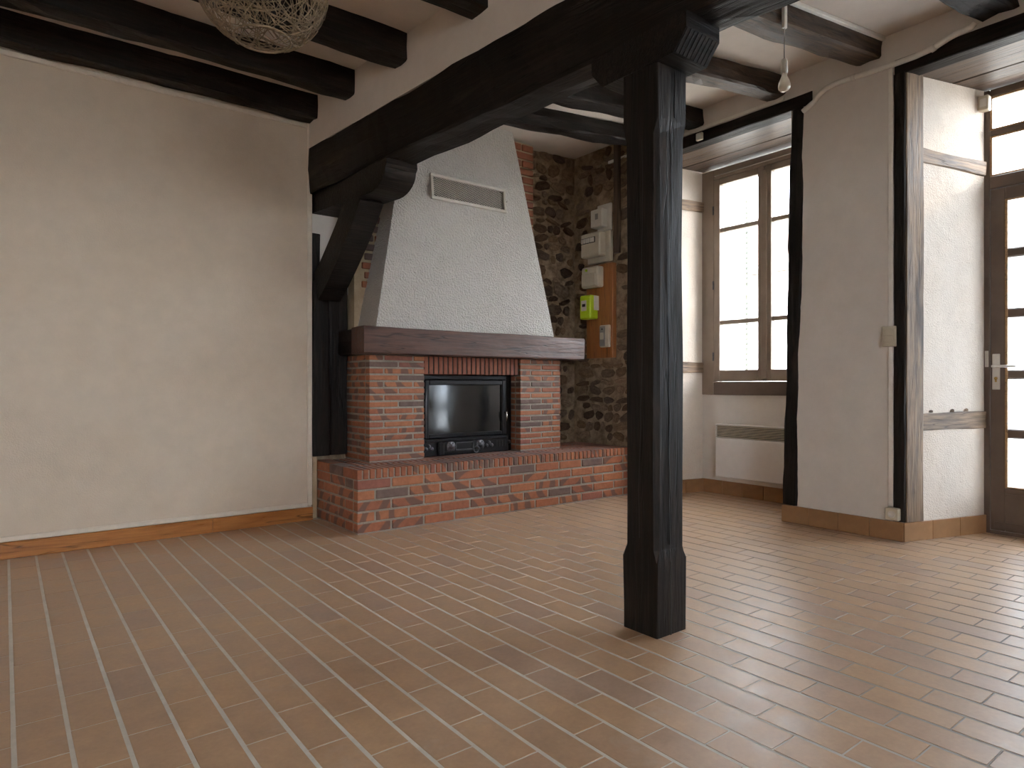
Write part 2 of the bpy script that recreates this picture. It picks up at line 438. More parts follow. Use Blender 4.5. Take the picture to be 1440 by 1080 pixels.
EXT_WALL = m_plaster('outdoor_render', (0.72, 0.70, 0.66), (0.6, 0.57, 0.52), 60, 0.3, 0.004, 0.4)
EXT_ROOF = m_plain('clay_roof', (0.42, 0.30, 0.23), 0.8, var=0.25, scale=6)
EXT_GROUND = m_plain('pale_paving', (0.52, 0.49, 0.44), 0.85, var=0.12, scale=3)
SHUTTER = m_plain('grey_green_shutter', (0.30, 0.33, 0.31), 0.6, var=0.1)
fg = Mat('fire_glass'); FIRE_GLASS = fg.fin((0.012, 0.012, 0.012), fg.ramp(fg.noise(fg.coords(), 7, 4), [(0.35, (0.05,) * 3), (0.75, (0.16,) * 3)]), spec=0.9)
bg = Mat('bulb_glass'); bg.b.inputs['Transmission Weight'].default_value = 0.35; BULB = bg.fin((0.80, 0.74, 0.62), 0.15)

# ------------------------------------------------------------------ principal dimensions (metres)
YL = 4.37            # face of the plastered left wall
YB = 4.44            # face of the stone back wall
XW = 4.15            # inner face of the window wall
XO = 4.75            # plane of the window
XD = 4.82            # plane of the door
ZL, ZJ = 2.83, 2.68  # left ceiling, underside of the left joists
def zc(x): return 2.87 + 0.0535 * (x - 2.0)            # right ceiling, rising to the window wall
def bx(y): return 1.88 - 0.0916 * (y - 1.64)         # left face of the big beam
BW = 0.19

# ------------------------------------------------------------------ floor
m = MB(); m.box(-3.3, 4.9, -3.0, 4.7, -0.16, -0.0008)
floor = m.build('floor', GROUT, kind='structure'); tag(floor, 'terracotta tile floor with pale grout lines', 'floor')
PITCH_X, PITCH_Y = 0.116, 0.237
tiles = []
for k in range(-29, 42):
    xc = 0.0195 + (k + 0.5) * PITCH_X
    ph = 2.097 - 0.1185 * ((k - 1) % 2)
    for j in range(-22, 12):
        yc = ph + (j + 0.5) * PITCH_Y
        if -3.2 < xc < 4.85 and -2.95 < yc < 4.45:
            if xc > 4.25 and (1.75 < yc < 2.2 or yc > 3.75 or yc < -0.2): continue
            if xc > 1.78 and yc > 3.86: continue
            tiles.append((xc, yc))
def shown(t):
    q = Vector((t[0], t[1], 0)); Z = q.dot(FWD); R = q.dot(RGT)
    if Z < 0.3: return -1
    px = 720 + FPX * R / Z; py = 540 + FPX * CAM_H / Z
    if not (-30 < px < 1470 and py < 1110): return -1
    return 1.0 / Z ** 3
tiles.sort(key=shown, reverse=True)
tr = random.Random(3)
for i, (x, y) in enumerate(tiles[:300]):
    o = block('tile', (x, y, -0.006), PITCH_X - 0.0105, PITCH_Y - 0.0035, 0.012, TILE, floor, 0.0012)
    o.rotation_euler = (tr.uniform(-.002, .002), tr.uniform(-.003, .003), tr.uniform(-.004, .004))
m = MB()
for (x, y) in tiles[300:]:
    hx, hy = (PITCH_X - 0.0105) / 2, (PITCH_Y - 0.0035) / 2; c = 0.0012; dz = tr.uniform(-.0006, .0006)
    m.add([(x-hx, y-hy, -.006), (x+hx, y-hy, -.006), (x+hx, y+hy, -.006), (x-hx, y+hy, -.006)] +
          [(x-hx, y-hy, -c), (x+hx, y-hy, -c), (x+hx, y+hy, -c), (x-hx, y+hy, -c)] +
          [(x-hx+c, y-hy+c, dz), (x+hx-c, y-hy+c, dz), (x+hx-c, y+hy-c, dz), (x-hx+c, y+hy-c, dz)],
          [[0, 1, 5, 4], [1, 2, 6, 5], [2, 3, 7, 6], [3, 0, 4, 7], [4, 5, 9, 8], [5, 6, 10, 9], [6, 7, 11, 10], [7, 4, 8, 11], [8, 9, 10, 11], [3, 2, 1, 0]])
m.build('far_tiles', TILE_STUFF, floor, kind='stuff')

# ------------------------------------------------------------------ walls and ceilings
m = MB(); m.box(-3.3, 1.652, YL, YL + 0.25, -0.1, 3.1)
tag(m.build('wall_left', WALL_CREAM, kind='structure'), 'plain cream plastered wall', 'wall')
m = MB(); m.box(1.652, XW + 0.3, YB, YB + 0.3, -0.1, 3.2)
wall_back = tag(m.build('wall_back', RUBBLE_MORTAR, kind='structure'), 'rubble stone wall behind the fireplace', 'wall')
m = MB(); m.box(-3.6, -3.3, -3.0, 4.7, -0.1, 3.1)
tag(m.build('wall_far_left', WALL_CREAM, kind='structure'), 'cream plastered end wall', 'wall')
m = MB(); RW = (-2.0, 0.1, 0.9, 2.3)  # rear opening made for the added fill window
m.box(-3.6, RW[0], -3.3, -3.0, -0.1, 3.3); m.box(RW[1], 4.9, -3.3, -3.0, -0.1, 3.3)
m.box(RW[0], RW[1], -3.3, -3.0, -0.1, RW[2]); m.box(RW[0], RW[1], -3.3, -3.0, RW[3], 3.3)
tag(m.build('wall_rear', WALL_WHITE, kind='structure'), 'white plastered rear wall', 'wall')

m = MB()
m.prism([(XW, 1.65), (XW, 2.335), (4.88, 2.335), (4.88, 1.455), (XD, 1.455)], -0.1, 2.766)     # pier between window and door
m.prism([(XO + 0.01, 2.335), (XO + 0.01, 3.49), (4.88, 3.49), (4.88, 2.335)], -0.1, 0.83)         # below the window
m.prism([(XW, -3.0), (XW, -0.06), (XD, 0.10), (4.88, 0.10), (4.88, -3.0)], -0.1, 2.766)
m.box(XW, 4.88, -3.0, 3.60, 2.765, 3.3)
wall_right = tag(m.build('wall_right', WALL_WHITE, kind='structure'), 'white plastered window wall with deep recesses', 'wall')
m = MB(); m.prism([(XW, 3.60), (XW, YB), (4.88, YB), (4.88, 3.49), (XO, 3.49)], -0.1, 2.765); m.box(XW, 4.88, 3.60, YB, 2.765, 3.3)
wall_corner = tag(m.build('wall_corner', RUBBLE_MORTAR, kind='structure'), 'rubble stone stretch of wall beside the fireplace', 'wall')
# plaster skin on the two visible reveals
def skin(name, mat, a, b_, z0, z1, t=0.012, parent=None):
    a, b_ = Vector((*a, 0)), Vector((*b_, 0)); d = (b_ - a).normalized(); n = Vector((d.y, -d.x, 0))
    if n.dot(Vector((0, 1, 0))) > 0: n = -n
    q = MB(); q.prism([(a.x, a.y), (b_.x, b_.y), (b_.x + n.x * t, b_.y + n.y * t), (a.x + n.x * t, a.y + n.y * t)], z0, z1)
    return q.build(name, mat, parent)
skin('reveal_plaster', REVEAL_MAT, (XW + 0.135, 1.65 - 0.038), (XD - 0.005, 1.457), 0.0, 2.735, 0.012, wall_right)
skin('reveal_plaster', REVEAL_MAT, (XW + 0.02, 3.597), (XO, 3.49), 0.0, 2.735, 0.012, wall_corner)

m = MB(); m.prism([(-3.3, -3.0), (bx(-3.0), -3.0), (bx(4.4), 4.4), (-3.3, 4.4)], ZL, ZL + 0.2)
tag(m.build('ceiling', CEIL_MAT, kind='structure'), 'white ceiling panel over the living side', 'ceiling')
m = MB()
a, b_ = (bx(-3.0) + BW, -3.0), (bx(4.7) + BW, 4.7)
pts = [(a[0], a[1]), (XW + 0.05, -3.0), (XW + 0.05, 4.7), (b_[0], b_[1])]
m.add([(x, y, zc(x)) for x, y in pts] + [(x, y, zc(x) + 0.2) for x, y in pts], [[3, 2, 1, 0], [4, 5, 6, 7], [0, 1, 5, 4], [1, 2, 6, 5], [2, 3, 7, 6], [3, 0, 4, 7]])
tag(m.build('ceiling', CEIL_MAT, kind='structure'), 'white ceiling panel over the window side', 'ceiling')
# plaster band that closes the space above the big beam
m = MB(); m.prism([(bx(-3.0), -3.0), (bx(-3.0) + BW, -3.0), (bx(4.44) + BW, 4.44), (bx(4.44), 4.44)], 2.512, 3.1)
tag(m.build('wall_above_beam', CEIL_MAT, kind='structure'), 'white plaster band above the big beam', 'wall')

# trims and skirtings
m = MB(); m.box(1.622, 1.654, YL - 0.012, YL, 0.10, 2.70, 0.004)
tag(m.build('trim_1', CREAM_PAINT, kind='structure'), 'white upright corner strip at the end of the cream wall', 'trim')
m = MB(); m.box(-3.3, 1.622, YL - 0.014, YL, 2.645, 2.675, 0.004)
tag(m.build('trim_2', CREAM_PAINT, kind='structure'), 'white strip along the top of the cream wall', 'trim')
m = MB(); m.box(-3.3, 1.622, YL - 0.010, YL, 0.090, 0.118, 0.003)
tag(m.build('trim_3', CREAM_PAINT, kind='structure'), 'white strip above the pine skirting', 'trim')
bl = thing('baseboard_left', (-0.8, YL, 0), 'varnished orange pine skirting board', 'baseboard', kind='structure')
for x0, x1 in ((-3.3, -1.2), (-1.198, 1.02), (1.022, 1.655)):
    timber('board', (x0, YL - 0.009, 0.044), (x1, YL - 0.009, 0.044), 0.018, 0.088, SKIRT_WOOD, bl, seed=int(x0 * 10) + 50, rough=0.0006, cham=0.004, step=0.3)
def skirting(name, label, pts_, h=0.112, t=0.012, L=0.205):
    s = thing(name, (pts_[0][0], pts_[0][1], 0), label, 'baseboard', kind='structure')
    for a, b_ in zip(pts_[:-1], pts_[1:]):
        a, b_ = Vector((*a, 0)), Vector((*b_, 0)); d = b_ - a; n = max(1, round(d.length / L)); w = d.length / n
        ang = math.atan2(d.y, d.x)
        for i in range(n):
            c = a + d.normalized() * (w * (i + 0.5)) + Vector((0, 0, h / 2))
            block('skirting_tile', c, w - 0.002, t, h, SKIRT_TILE, s, 0.002, ang)
    return s
skirting('baseboard_pier', 'brown tile skirting around the pier and door reveal', [(XW - 0.006, 2.40), (XW - 0.006, 1.642), (XD - 0.01, 1.436)])
skirting('baseboard_alcove', 'brown tile skirting under the window radiator', [(XO + 0.004, 2.34), (XO + 0.004, 3.47), (XW + 0.01, 3.582)])
skirting('baseboard_right', 'brown tile skirting on the wall past the door', [(XW - 0.006, -0.06), (XW - 0.006, -2.9)])

# ------------------------------------------------------------------ rubble stones
def stone_mesh(i):
    r = random.Random(100 + i); n = r.choice((7, 8, 9)); v = []; f = []
    rad = [r.uniform(0.72, 1.16) for _ in range(n)]; jx, jy = r.uniform(-.12, .12), r.uniform(-.12, .12)
    for s_, d in ((1.0, -0.3), (0.95, 0.55), (0.66, 0.95)):
        for k in range(n):
            t = 2 * math.pi * k / n; cx, cy = math.cos(t), math.sin(t)
            p = 0.78 if s_ > 0.7 else 0.9
            v.append((math.copysign(abs(cx) ** p, cx) * rad[k] * s_ * 0.5, math.copysign(abs(cy) ** p, cy) * rad[k] * s_ * 0.5, d + r.uniform(-.12, .12)))
    v.append((jx * 0.4, jy * 0.4, 1.05)); c = len(v) - 1
    for q in range(2):
        for k in range(n):
            a, b_ = q * n + k, q * n + (k + 1) % n; f.append((a, b_, b_ + n, a + n))
    for k in range(n): f.append((2 * n + k, 2 * n + (k + 1) % n, c))
    me = bpy.data.meshes.new('stone'); me.from_pydata(v, [], f); me.materials.append(STONE)
    me.polygons.foreach_set('use_smooth', [False] * len(f)); me.update(); return me
STONES = [stone_mesh(i) for i in range(12)]
def rubble(parent, u0, u1, z0, z1, place, seed, skip=None):
    r = random.Random(seed); z = z0
    while z < z1 - 0.03:
        h = r.uniform(0.045, 0.125); u = u0 - r.uniform(0, 0.1)
        while u < u1:
            w = r.uniform(0.055, 0.20); uc, zz = u + w / 2, z + h / 2 + r.uniform(-.015, .015)
            hh = h * r.uniform(0.72, 1.0)
            if u0 + 0.03 < uc < u1 - 0.03 and zz < z1 - 0.05 and r.random() < 0.95 and not (skip and skip(uc, zz)):
                ww = min(w, 2 * (uc - u0), 2 * (u1 - uc))
                o = bpy.data.objects.new('stone', r.choice(STONES))
                loc, rot = place(uc, zz); o.location = loc
                o.rotation_euler = rot; o.rotation_euler.rotate_axis('Z', r.uniform(-.35, .35))
                o.scale = (ww * 0.98, hh * 1.04, r.uniform(0.006, 0.026))
                link(o, parent)
            u += w
        z += h
from mathutils import Euler
def on_back(u, z): return Vector((u, YB, z)), Euler((math.pi / 2, 0, 0))
def on_side(u, z): return Vector((XW, u, z)), Euler((math.pi / 2, 0, -math.pi / 2))
rubble(wall_back, 3.56, XW - 0.01, 0.42, 3.0, on_back, 11)
rubble(wall_corner, 3.62, YB - 0.02, 0.42, 3.0, on_side, 12, skip=lambda u, z: 3.86 < u < 4.27 and 1.10 < z < 2.58)
# mortar and rough footing at the foot of the timber post, left of the hearth
m = MB(); m.box(1.656, 1.698, 4.375, YB + 0.02, 0.0, 0.43, 0.008)
foot = m.build('rough_footing', LIME_MORTAR, wall_back)

# ------------------------------------------------------------------ old brick stack behind the hood
m = MB(); m.box(1.93, 3.54, 4.30, YB + 0.02, 1.0, 2.93)
breast = m.build('chimney_stack', LIME_MORTAR, wall_back)
z = 2.02; i = 0
while z < 2.92:
    for x0, x1 in (((3.30, 3.535),) if i % 2 == 0 else ((3.17, 3.405), (3.418, 3.535))):
        block('brick', ((x0 + x1) / 2, 4.30, z), x1 - x0, 0.03, 0.052, OLD_BRICK, breast, 0.005, jit=0.012)
    z += 0.067; i += 1
z = 1.62; i = 0
while z < 2.5:
    if not (2.10 < z < 2.2):
        for x0, x1 in (((1.985, 2.15),) if i % 2 == 0 else ((2.005, 2.07), (2.085, 2.19))):
            block('brick', ((x0 + x1) / 2, 4.30, z), x1 - x0, 0.03, 0.045, OLD_BRICK, breast, 0.005, jit=0.02)
    z += 0.066; i += 1

# ------------------------------------------------------------------ timber frame: big beam, post, corbel, brace
def yb(y, dx=0.0): return Vector((bx(y) + BW / 2 + dx, y, 0))
p0 = yb(4.40) + Vector((0, 0, 2.365)); p1 = yb(-2.95) + Vector((0, 0, 2.355))
big = timber('main_beam', p0, p1, BW, 0.31, TIMBER, seed=3, rough=0.012, cham=0.012, step=0.10)
tag(big, 'massive black hewn beam carrying the ceiling across the room', 'beam')

post = thing('timber_post', (1.945, 1.64, 0), 'square black oak post standing free on the tiled floor', 'post')
def post_shaft():
    q = MB(); hw = 0.083; prof = [(0, 0, hw), (0.27, 0, hw), (0.315, 0.016, hw - 0.003), (0.6, 0.017, hw - 0.003), (1.0, 0.016, hw - 0.002), (1.4, 0.017, hw - 0.003),
                               (1.83, 0.016, hw - 0.003), (1.89, 0.004, hw), (2.085, 0.004, hw)]
    r = random.Random(5); v = []; f = []
    for z, c, w in prof:
        c = max(c, 0.004)
        ring = [(-w + c, -w), (w - c, -w), (w, -w + c), (w, w - c), (w - c, w), (-w + c, w), (-w, w - c), (-w, -w + c)]
        for x, y in ring: v.append((1.945 + x + r.uniform(-.0025, .0025), 1.64 + y + r.uniform(-.0025, .0025), z))
    n = 8
    for i in range(len(prof) - 1):
        for k in range(n): f.append([i * n + k, i * n + (k + 1) % n, (i + 1) * n + (k + 1) % n, (i + 1) * n + k])
    f.append(list(range(n))[::-1]); f.append([(len(prof) - 1) * n + k for k in range(n)])
    return q.add(v, f)
UP_TIMBER = m_wood('black_upright_timber', (0.010, 0.008, 0.007), (0.034, 0.026, 0.021), rough=0.52, spec=0.2, worn=((0.05, 0.036, 0.027), 0.62, 0.8))
for nd in UP_TIMBER.node_tree.nodes:           # same stain, grain turned upright
    if nd.type == 'MAPPING':
        s = nd.inputs['Scale'].default_value; nd.inputs['Scale'].default_value = (s[2], s[1], s[0])
post_shaft().build('shaft', UP_TIMBER, post)
# long drying cracks let into the faces
def crack(parent, pts_, w, n):
    q = MB(); pts_ = [Vector(p) for p in pts_]; n = Vector(n)
    for a, b_ in zip(pts_[:-1], pts_[1:]):
        d = (b_ - a).normalized(); s_ = d.cross(n).normalized() * w / 2
        q.add([a - s_, a + s_, b_ + s_, b_ - s_, a - s_ + n * .0012, a + s_ + n * .0012, b_ + s_ + n * .0012, b_ - s_ + n * .0012],
              [[0, 1, 2, 3], [4, 5, 6, 7], [0, 1, 5, 4], [2, 3, 7, 6], [1, 2, 6, 5], [0, 3, 7, 4]])
    return q.build('drying_crack', BLACK, parent)
cr = random.Random(9)
def wob(x, z0, z1, n=14, amp=0.004):
    pts_ = []; 
    for i in range(n + 1):
        x += cr.uniform(-amp, amp); pts_.append((x, z0 + (z1 - z0) * i / n))
    return pts_
YF = 1.64 - 0.0812; XF = 1.945 - 0.0812
crack(post, [(x, YF, z) for x, z in wob(1.935, 0.33, 1.45)], 0.0045, (0, -1, 0))
crack(post, [(x, YF, z) for x, z in wob(1.948, 1.3, 1.84)], 0.0035, (0, -1, 0))
crack(post, [(x, YF, z) for x, z in wob(1.925, 1.25, 1.84)], 0.0030, (0, -1, 0))
crack(post, [(XF, y, z) for y, z in wob(1.645, 0.35, 1.82, 18)], 0.0035, (-1, 0, 0))
crack(post, [(x, 1.64 - .084, z) for x, z in wob(1.94, 0.0, 0.27, 5)], 0.0045, (0, -1, 0))
crack(post, [(x, 1.64 - .084, z) for x, z in wob(1.955, 1.9, 2.07, 4)], 0.0045, (0, -1, 0))
# bolster with chamfered ends
q = MB(); x0, x1 = 1.855, 2.045
sec = [(1.425, 2.208), (1.425, 2.150), (1.480, 2.082), (1.825, 2.082), (1.885, 2.150), (1.885, 2.208)]
q.add([(x0, y, z) for y, z in sec] + [(x1, y, z) for y, z in sec], [list(range(6)), list(range(6, 12))[::-1]] + [[i, (i + 1) % 6, 6 + (i + 1) % 6, 6 + i] for i in range(6)])
for i in range(9):                             # saw-tooth ridges on the near chamfer
    xa = x0 + 0.008 + i * 0.0205
    q.obox(Vector((xa + 0.005, 1.4515, 2.1165)), Vector((0.006, 0, 0)), Vector((0, 0.027, -0.0335)), Vector((0, 0.0014, 0.0012)))
q.build('bolster', TIMBER, post)

frame = thing('wall_post', (1.77, YL, 0.43), 'black timber wall post with curved brace and corbel under the beam end', 'post')
timber('upright', (1.715, YB - 0.05, 0.43), (1.715, YB - 0.05, 1.62), 0.10, 0.115, TIMBER, frame, seed=21, up=(1, 0, 0), rough=0.004)
timber('upright', (1.845, YB - 0.03, 0.43), (1.845, YB - 0.03, 1.64), 0.10, 0.13, TIMBER, frame, seed=22, up=(1, 0, 0), rough=0.005)
timber('spur', (1.690, YB - 0.03, 1.62), (1.690, YB - 0.03, 1.95), 0.05, 0.065, TIMBER, frame, seed=23, up=(1, 0, 0), rough=0.004)
# plaster infill between post and beam
m = MB(); m.box(1.656, 1.95, YB - 0.035, YB + 0.01, 1.55, 2.50); m.build('plaster_infill', WALL_WHITE, frame)
# corbel with rounded nose
q = MB(); xc0, xc1 = 1.665, 1.865
prof = [(4.40, 2.225), (4.40, 2.085), (3.60, 2.05)]
prof += [(3.60 - 0.18 * math.sin(t), 2.05 + 0.11 * (1 - math.cos(t))) for t in [i * math.pi / 2 / 7 for i in range(1, 8)]]
prof += [(3.405, 2.18), (3.41, 2.225)]
n = len(prof)
q.add([(xc0 + (4.4 - y) * .06, y, z) for y, z in prof] + [(xc1 + (4.4 - y) * .06, y, z) for y, z in prof], [list(range(n)), list(range(n, 2 * n))[::-1]] + [[i, (i + 1) % n, n + (i + 1) % n, n + i] for i in range(n)])
q.build('corbel', TIMBER, frame)
# curved brace lofted in the plane of the beam
q = MB(); v = []; f = []
path = [(4.37, 1.57, 0.20), (4.24, 1.66, 0.20), (4.10, 1.78, 0.20), (3.97, 1.90, 0.20), (3.86, 2.02, 0.215), (3.80, 2.10, 0.22)]
for i, (y, z, t) in enumerate(path):
    a = path[max(i - 1, 0)]; b_ = path[min(i + 1, len(path) - 1)]
    d = Vector((b_[0] - a[0], b_[1] - a[1])).normalized(); nn = Vector((d.y, -d.x)) * t / 2
    xa = 1.675 + (4.4 - y) * .05; xb = xa + 0.155
    v += [(xa, y + nn.x, z + nn.y), (xb, y + nn.x, z + nn.y), (xb, y - nn.x, z - nn.y), (xa, y - nn.x, z - nn.y)]
for i in range(len(path) - 1):
    for k in range(4): f.append([i * 4 + k, i * 4 + (k + 1) % 4, i * 4 + 4 + (k + 1) % 4, i * 4 + 4 + k])
f += [[0, 1, 2, 3], [len(v) - 4, len(v) - 3, len(v) - 2, len(v) - 1]]
q.add(v, f).build('brace', TIMBER, frame)

# ------------------------------------------------------------------ ceiling joists
left_j = [(4.29, 'black ceiling joist running tight along the top of the cream wall'), (3.81, 'black ceiling joist second out from the cream wall'),
          (3.25, 'black ceiling joist third out from the cream wall'), (2.58, 'black ceiling joist fourth out from the cream wall, beside the woven lamp'),
          (1.93, 'black ceiling joist fifth out from the cream wall'), (1.30, 'black ceiling joist sixth out from the cream wall')]
for i, (y, lab) in enumerate(left_j):
    j = timber('ceiling_joist', (-3.28, y, (ZJ + ZL) / 2 + 0.003), (bx(y) + 0.004, y, (ZJ + ZL) / 2 + 0.003), 0.125, ZL - ZJ + 0.006, TIMBER, seed=40 + i, rough=0.010, cham=0.010)
    tag(j, lab, 'beam', 'joists over the living side')
right_j = [(3.60, 0.135, 'blackened joist nearest the stone corner, above the meter board'), (3.10, 0.15, 'dark joist ending on the wall above the window recess, next to the stone corner joist'),
           (2.45, 0.14, 'dark joist of worn brown timber behind the bare bulb'), (1.835, 0.15, 'dark joist with white cable trunking that drops to the bare bulb'),
           (1.18, 0.16, 'thick dark joist ending above the glazed door'), (0.50, 0.15, 'dark joist beyond the thick one over the glazed door')]
for i, (yw, w, lab) in enumerate(right_j):
    sk = 0.105
    ys = yw + sk * (XW - (bx(yw) + BW)); xs = bx(ys) + BW - 0.004
    hgt = 0.122
    j = timber('ceiling_joist', (xs, ys, zc(xs) - hgt / 2 + 0.004), (XW + 0.004, yw, zc(XW) - hgt / 2 + 0.004), w, hgt + 0.008, TIMBER_WORN if i in (2, 3) else TIMBER, seed=60 + i, rough=0.012, cham=0.012, bow=-0.012)  # worn brown tone is the same on every face
    tag(j, lab, 'beam', 'joists over the window side')

# ------------------------------------------------------------------ timbers of the window wall
l1 = timber('lintel_beam', (XW + 0.045, 2.19, 2.777), (XW + 0.045, 3.62, 2.777), 0.11, 0.085, TIMBER, seed=71, rough=0.004, cham=0.006)
tag(l1, 'black lintel timber over the window recess', 'beam')
l2 = timber('lintel_beam', (XW + 0.045, -0.2, 2.782), (XW + 0.045, 1.69, 2.777), 0.11, 0.095, TIMBER, seed=74, rough=0.004, cham=0.006)
tag(l2, 'black lintel timber over the glazed door recess', 'beam')
pl = timber('pier_timber', (XW + 0.03, 2.345, 0.115), (XW + 0.03, 2.288, 2.735), 0.075, 0.098, TIMBER, wall_right, seed=72, up=(0, 1, 0), rough=0.008)
tag(pl, 'black upright timber edging the pier beside the window recess')
pf = timber('pier_timber', (XW + 0.006, 1.664, 0.115), (XW + 0.006, 1.664, 2.735), 0.036, 0.060, TIMBER, wall_right, seed=75, up=(0, 1, 0), rough=0.003, cham=0.004)  # dark front strip: shade on the room side put into the colour
tag(pf, 'shaded front of the pier corner timber beside the door, shade put into its black')
pr = timber('pier_timber', (XW + 0.0735, 1.628, 0.115), (XW + 0.0735, 1.628, 2.735), 0.140, 0.045, TIMBER_PALE, wall_right, seed=73, up=(0.28, 0.96, 0), rough=0.003, cham=0.004)  # same timber in a paler tone, light from the door put into it
tag(pr, 'lit brown worn side of the pier corner timber beside the door, light put into its colour')
for za, zb, lab, hh in ((2.27, 2.25, 'upper short worn timber let into the door reveal plaster', 0.085), (0.695, 0.70, 'lower short worn timber let into the door reveal plaster', 0.10)):
    t = timber('reveal_timber', (XW + 0.140, 1.606, za), (XD - 0.01, 1.446, zb), 0.03, hh, TIMBER_PALE, wall_right, seed=int(za * 30), rough=0.006, cham=0.004)
    tag(t, lab)
    if za < 1:
        for dx, s_ in ((0.12, .03), (0.30, .045), (0.42, .06)):
            o = bpy.data.objects.new('exposed_stone', STONES[3]); o.location = (XW + 0.085 + dx, 1.612 - dx * 0.266, 0.757)
            o.rotation_euler = (math.pi / 2, 0, -0.26); o.scale = (s_, s_ * 0.6, 0.012); link(o, wall_right)
for za, lab in ((2.43, 'upper short timber let into the window reveal'), (1.06, 'lower short timber let into the window reveal')):
    t = timber('reveal_timber', (XW + 0.03, 3.583, za), (XO, 3.475, za), 0.03, 0.085, TIMBER_PALE, wall_corner, seed=int(za * 31), rough=0.006, cham=0.004)
    tag(t, lab)
def soffit(name, label, y0, y1, n, xb):
    s = thing(name, (XW + 0.3, (y0 + y1) / 2, 2.735), label, 'trim', kind='structure')
    w = (xb - XW - 0.10) / n
    for i in range(n):
        x = XW + 0.10 + w * (i + 0.5)
        timber('plank', (x, y0, 2.75 + (i % 2) * 0.003), (x, y1, 2.75 + (i % 2) * 0.003), w - 0.005, 0.026, PLANK, s, seed=80 + i + n, rough=0.002, cham=0.003, step=0.2)
soffit('trim_4', 'brown plank soffit over the window recess', 2.335, 3.60, 4, XO + 0.06)
soffit('trim_5', 'brown plank soffit over the glazed door recess', -0.02, 1.655, 4, XD + 0.03)

# ------------------------------------------------------------------ fireplace
HX0, HX1, HY0 = 1.70, XW - 0.012, 3.74
PX0, PX1, PX2, PX3, PY = 1.92, 2.34, 3.20, 3.62, 4.04
Z_CAP0, Z_CAP1, Z_MB, Z_MT = 0.336, 0.396, 1.117, 1.292
fire = thing('fireplace', (2.8, 4.0, 0), 'brick fireplace with raised hearth, oak mantel and white roughcast hood', 'fireplace')
m = MB(); m.box(HX0 + 0.004, HX1, HY0 + 0.004, YB - 0.004, 0.0, Z_CAP1 - 0.006)
hearth = m.build('hearth', BRICK_MORTAR, fire)
CH = (Z_CAP0 - 0.004) / 5
for r_ in range(5):
    zc_ = 0.006 + CH * (r_ + 0.5) - 0.003; bh = CH - 0.012
    x = HX0; first = True
    while x < HX1 - 0.03:
        L = 0.113 if (first and r_ % 2 == 1) else 0.223
        L = min(L, HX1 - x)
        if first: first = False
        dp = RND.uniform(-.0015, .0015)
        block('brick', (x + L / 2, HY0 + 0.03 + dp, zc_), L, 0.06, bh, BRICK, hearth, 0.004, jit=0.004)
        x += L + 0.012
    y = HY0 + (0.072 if r_ % 2 == 0 else 0.125 - 0.053); first = True
    while y < YB - 0.05:
        L = 0.113 if (first and r_ % 2 == 0) else 0.223
        L = min(L, YB - 0.006 - y); first = False
        block('brick', (HX0 + 0.03, y + L / 2, zc_), L, 0.06, bh, BRICK, hearth, 0.004, math.pi / 2, 0.004)
        y += L + 0.012
x = HX0 - 0.006 + 0.036; cw = 0.0325; zm = (Z_CAP0 + Z_CAP1) / 2
x = HX0 - 0.004
while x + cw < HX1 + 0.004:
    block('cap_brick', (x + cw / 2, HY0 - 0.004 + 0.105, zm), cw, 0.21, Z_CAP1 - Z_CAP0, BRICK, hearth, 0.0035, jit=0.004)
    x += cw + 0.0105
y = HY0 + 0.217
while y < YB - 0.03:
    L = min(0.21, YB - 0.006 - y)
    block('cap_brick', (HX0 - 0.004 + 0.0525, y + L / 2, zm), L, 0.105, Z_CAP1 - Z_CAP0, BRICK, hearth, 0.0035, math.pi / 2, 0.004)
    y += L + 0.0105
m = MB(); x = HX0 + 0.112
while x + cw < HX1 + 0.004:
    for y0 in (HY0 + 0.217, HY0 + 0.438):
        v, f = bevel_box(cw, 0.21, 0.05, 0.003); c = Vector((x + cw / 2, y0 + 0.105, Z_CAP1 - 0.0255))
        m.add([p + c for p in v], f)
    x += cw + 0.0105
m.build('cap_brick_rows', BRICK_STUFF, hearth, kind='stuff')
# brick piers
def pier(x0, x1, left_side, inner_side):
    q = MB(); q.box(x0 + 0.004, x1 - 0.004, PY + 0.004, YB - 0.004, Z_CAP1, Z_MB); p = q.build('pier', BRICK_MORTAR, fire)
    n = 16; ch = (Z_MB - Z_CAP1) / n
    for r_ in range(n):
        zz = Z_CAP1 + ch * (r_ + 0.5) + 0.003; bh = ch - 0.0125
        lens = [0.212, x1 - x0 - 0.223] if r_ % 2 == 0 else [0.102, 0.212, x1 - x0 - 0.336]
        x = x0
        for L in lens:
            block('brick', (x + L / 2, PY + 0.03 + RND.uniform(-.0015, .0015), zz), L, 0.06, bh, BRICK, p, 0.0035, jit=0.004); x += L + 0.011
        if left_side:
            y = PY + 0.071
            for L in ((0.105, 0.205) if r_ % 2 == 0 else (0.205, 0.105)):
                L = min(L, YB - 0.006 - y)
                block('brick', (x0 + 0.03, y + L / 2, zz), L, 0.06, bh, BRICK, p, 0.0035, math.pi / 2, 0.004); y += L + 0.011
        if inner_side:
            block('brick', (x0 + 0.03, PY + 0.071 + 0.10, zz), 0.2, 0.06, bh, BRICK, p, 0.0035, math.pi / 2, 0.004)
    return p
pier(PX0, PX1, True, False); pier(PX2, PX3, False, True)
